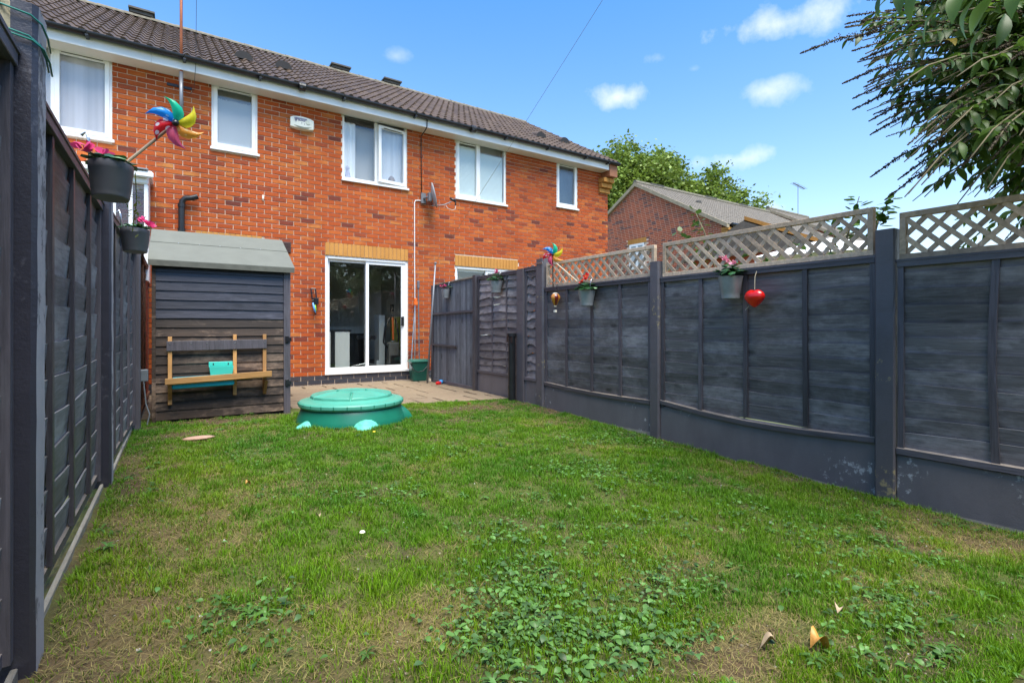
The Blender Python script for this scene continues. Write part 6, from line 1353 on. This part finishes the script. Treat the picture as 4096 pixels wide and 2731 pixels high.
# trees behind the camera, seen only as reflections
tree((2.0, -7.5, -.1), 2.2, [(0, 0, 4.0, 2.4, 1.9), (2.4, 0, 3.6, 2.0, 1.7), (-2.4, 0, 3.7, 2.0, 1.7)], 9000, .22, 'dense garden tree behind the rear fence', (.05, .09, .02), 41)
tree((7.5, -6.0, -.1), 2.2, [(0, 0, 4.2, 2.2, 1.9), (1.8, 0, 3.8, 1.8, 1.6)], 6000, .22, 'second garden tree behind the rear fence to the right', (.05, .09, .02), 43)
# rose / bramble shoots behind the fence
def shrub(base, stems, leafL, label, seed, name='rose_bush', dens=18):
    rr = random.Random(seed); t = empty(name, base, 0, label, 'bush'); sb = MB(); lb = MB()
    for pts in stems:
        pts = [Vector(p) for p in pts]; sb.tube(pts, [.008] * (len(pts) - 1) + [.003], 5)
        for i in range(len(pts) - 1):
            for k in range(dens):
                p = pts[i].lerp(pts[i + 1], (k + rr.random()) / dens); d = Vector((rr.uniform(-1, 1), rr.uniform(-1, 1), rr.uniform(-.5, .6))).normalized(); L = leafL * rr.uniform(.6, 1.2); s = d.cross(Vector((0, 0, 1))).normalized() * L * .38; q = p + d * .03
                lb.add([q, q + d * L * .35 - s, q + d * L * .75 - s * .75, q + d * L, q + d * L * .75 + s * .75, q + d * L * .35 + s], [(0, 1, 2, 3), (0, 3, 4, 5)])
    sb.build('stem', m_twig, t); lb.build('foliage', leaf_mat(name + '_leaf_%d' % seed, False, (.045, .12, .02), .45, .3, (.11, .21, .035)), t)
shrub((4.35, 2.75, -.1), [[(0, 0, 0), (.05, .25, 1.7), (-.05, .35, 2.2), (.08, .55, 2.45)], [(0, 0, 0), (.1, .5, 1.7), (.15, .55, 2.05), (.05, .75, 2.28)], [(0, 0, 0), (.1, -.1, 1.6), (.1, -.2, 1.95)], [(0, 0, 0), (0, .1, 1.6), (.1, .0, 2.0)]], .075, 'rose shoots poking over the join of the two far trellis panels', 3)
shrub((4.5, 1.95, -.1), [[(0, 0, 0), (.1, .1, 1.7), (.25, .05, 2.1), (.3, .0, 2.36)], [(0, 0, 0), (.2, .2, 1.8), (.35, .2, 2.2)], [(0, 0, 0), (.2, -.1, 1.8), (.4, -.1, 2.15), (.35, -.2, 2.3)], [(0, 0, 0), (.15, .3, 1.7), (.2, .4, 2.0)]], .085, 'leafy shrub shoots rising behind the middle trellis near the gable', 5, dens=26)
shrub((4.6, 4.3, -.1), [[(0, 0, 0), (.0, .1, 1.6), (.1, .0, 1.95)], [(0, 0, 0), (.1, -.3, 1.6), (.1, -.4, 1.9)]], .05, 'low leafy shoots behind the far trellis', 8)

# ---- buddleia overhanging at the right
bd = empty('buddleia_tree', (5.1, .3, -.1), 0, 'overhanging buddleia with long green leaves and brown seed spikes at upper right', 'tree'); B0 = Vector(bd.location)
rr = random.Random(77); tk = MB(); tk.tube([(0, 0, 0), (-.05, .05, 1.3), (.0, .1, 2.1)], [.09, .07, .05], 10); tk.build('trunk', m_bark, bd, smooth=True)
stems = []; LT = []; spikes = []
def w2s(p): return scr(p.x, p.y, p.z)
# tips: target directions given as world points spread over a fan towards the garden
root = Vector((5.05, .35, 2.15))
for i in range(250):
    # start on trunk head, end in fan
    u = rr.random(); v_ = rr.random(); depth = rr.uniform(.0, 1.0)
    qa, qb, qd = .62 + .42 * u, -.68 + .44 * v_, 2.1 + 1.2 * depth; end = Vector((qd * (qa * c_ + s_), qd * (c_ - qa * s_), CAMZ - qd * qb))
    su, sv, zc = w2s(end)
    # keep to the outline of the crown in the place: free sky to the left of it
    lim = np.interp(sv, [-400, 0, 120, 350, 600, 800, 900], [3330, 3340, 3380, 3430, 3520, 3600, 3660])
    if su < lim or sv > 860 or zc < 1.3: continue
    mid = root.lerp(end, .58) + Vector((0, .1, .62 * (end - root).length / 2.2)); pts = []
    for k in range(9): t = k / 8; pts.append((1 - t) ** 2 * root + 2 * t * (1 - t) * mid + t * t * end)
    stems.append(pts)
for i in range(70):   # the side of the bush that turns away over the neighbour's garden
    a = rr.uniform(-2.2, 1.5); Lx = rr.uniform(.9, 1.7); end = root + Vector((Lx * math.cos(a) * .9 + .25, Lx * math.sin(a), rr.uniform(-.5, 1.2))); mid = root.lerp(end, .55) + Vector((0, 0, .4))
    stems.append([(1 - k / 8) ** 2 * root + 2 * (k / 8) * (1 - k / 8) * mid + (k / 8) ** 2 * end for k in range(9)])
hand = [((3.18, 1.62, 2.62), 3), ((3.5, 1.8, 2.9), 2)]
# signature spikes along the left outline
for (px_, py_, dd) in ((3200, 215, 3.0), (3380, 165, 2.9), (3370, 335, 3.0), (3410, 395, 3.05), (3410, 440, 3.1), (3475, 485, 3.1), (3480, 540, 3.1), (3480, 710, 3.15), (3540, 800, 3.2), (3590, 720, 3.15), (3470, 330, 2.8), (3660, 640, 3.0), (3440, 240, 2.8)):
    a = (px_ - 2048) / 2029; bb = (py_ - 1308.5) / 2029; end = Vector((dd * (a * c_ + s_), dd * (c_ - a * s_), CAMZ - dd * bb)); mid = root.lerp(end, .58) + Vector((0, .05, .70 * (end - root).length / 2.2)); pts = []
    for k in range(9): t = k / 8; pts.append((1 - t) ** 2 * root + 2 * t * (1 - t) * mid + t * t * end)
    stems.append(pts); spikes.append(len(stems) - 1)
sb = MB(); leaves = []
for si, pts in enumerate(stems):
    sb.tube([p - B0 for p in pts], [.010 - .0009 * k for k in range(9)], 5)
    n = 20; last = .88 if si not in spikes else .84
    for k in range(n):
        t = .22 + (last - .22) * k / (n - 1); f = t * 8; i0 = min(7, int(f)); p = pts[i0].lerp(pts[i0 + 1], f - i0); ax = (pts[i0 + 1] - pts[i0]).normalized()
        for sd in (-1, 1):
            if si in spikes and t > .6 and rr.random() < .5: continue
            side = ax.cross(Vector((rr.uniform(-.6, .6), rr.uniform(-.6, .6), 1))).normalized() * sd; d = (ax * rr.uniform(.4, 1.0) + side * rr.uniform(.5, 1.0) + Vector((0, 0, rr.uniform(-1.0, .0)))).normalized()
            leaves.append((p, d, rr.uniform(.065, .135) * (1.15 - .35 * t)))
# a few big near leaves at the top
for (px_, py_, dd, L) in ((3620, -10, 1.5, .12), (3700, -20, 1.35, .12), (3560, 0, 1.6, .11), (3900, 60, 1.5, .13), (4000, 30, 1.4, .13), (3950, 160, 1.7, .12), (4080, 0, 1.3, .11), (3830, 20, 1.6, .13), (3750, 90, 1.9, .13), (4020, 120, 1.6, .12)):
    a = (px_ - 2048) / 2029; bb = (py_ - 1308.5) / 2029; p = Vector((dd * (a * c_ + s_), dd * (c_ - a * s_), CAMZ - dd * bb)); d = Vector((-.35, .25, -.8)).normalized(); leaves.append((p + Vector((0, 0, .05)), (d + Vector((rr.uniform(-.3, .3), rr.uniform(-.3, .3), 0))).normalized(), L))
sb.build('branches', m_twig, bd, smooth=True)
T1, F1 = leaf_template(1, .32, 6, .35, .28, 1.25); lm = []
for k, mt in enumerate((m_bud, m_bud, m_budy)):
    b = MB(); b.add([tuple(p) for p in T1], [tuple(f) for f in F1]); b.smooth = True; lm.append(b.mesh('leaf', mt))
def leaf_mx(p, d, L):
    q = d.to_track_quat('X', 'Z').to_matrix().to_4x4(); return Matrix.Translation(p - B0) @ q @ Matrix.Rotation(rr.uniform(-.9, .9), 4, 'X') @ Matrix.Scale(L, 4)
sc_l = []
for i, (p, d, L) in enumerate(leaves):
    u, v, zc = w2s(p); on = 0 < zc and -100 < u < 4200 and v > -120; sc_l.append((-(L / max(zc, .1)) if on else 1, i))
sc_l.sort(); big = {i for _, i in sc_l[:300]}; rest = MB()
for i, (p, d, L) in enumerate(leaves):
    mx = leaf_mx(p, d, L)
    if i in big: o = inst('leaf', lm[2] if i % 97 == 5 else lm[0], bd); o.matrix_local = mx
    else: rest.add([mx @ Vector(q) for q in T1], [tuple(f) for f in F1])
o = rest.build('foliage', m_bud, bd, smooth=True); o['kind'] = 'stuff'
# seed spikes
def spike(path, R0, m, nme='seed_spike'):
    b = MB(); n = len(path) - 1
    for i in range(m):
        t = rr.random() ** .85; f = t * n; k = min(n - 1, int(f)); p0_ = path[k].lerp(path[k + 1], f - k); d = (path[k + 1] - path[k]).normalized(); a = d.cross(Vector((0, 0, 1))).normalized(); c = d.cross(a)
        lump = .6 + .4 * math.sin(t * 40 + path[0].x * 9); r_ = R0 * (1 - t) ** .75 * rr.uniform(.2, 1.0) * lump + .001; th = rr.uniform(0, 6.283); p = p0_ + (a * math.cos(th) + c * math.sin(th)) * r_; s2 = rr.uniform(.0028, .0055)
        u1 = Vector((rr.uniform(-1, 1), rr.uniform(-1, 1), rr.uniform(-1, 1))).normalized() * s2; u2 = u1.orthogonal().normalized() * s2; b.add([p + u1, p + u2, p - u1, p - u2, p + u1.cross(u2).normalized() * s2 * 1.3], [(0, 1, 4), (1, 2, 4), (2, 3, 4), (3, 0, 4), (3, 2, 1, 0)])
    b.v = [(Vector(p) - B0)[:] for p in b.v]; return b.build(nme, m_seed, bd)
for si, pts in enumerate(stems):
    if si in spikes: spike(pts[6:9], .034 if si != spikes[0] else .045, 420)
    elif rr.random() < .5: spike(pts[7:9], .018, 110)
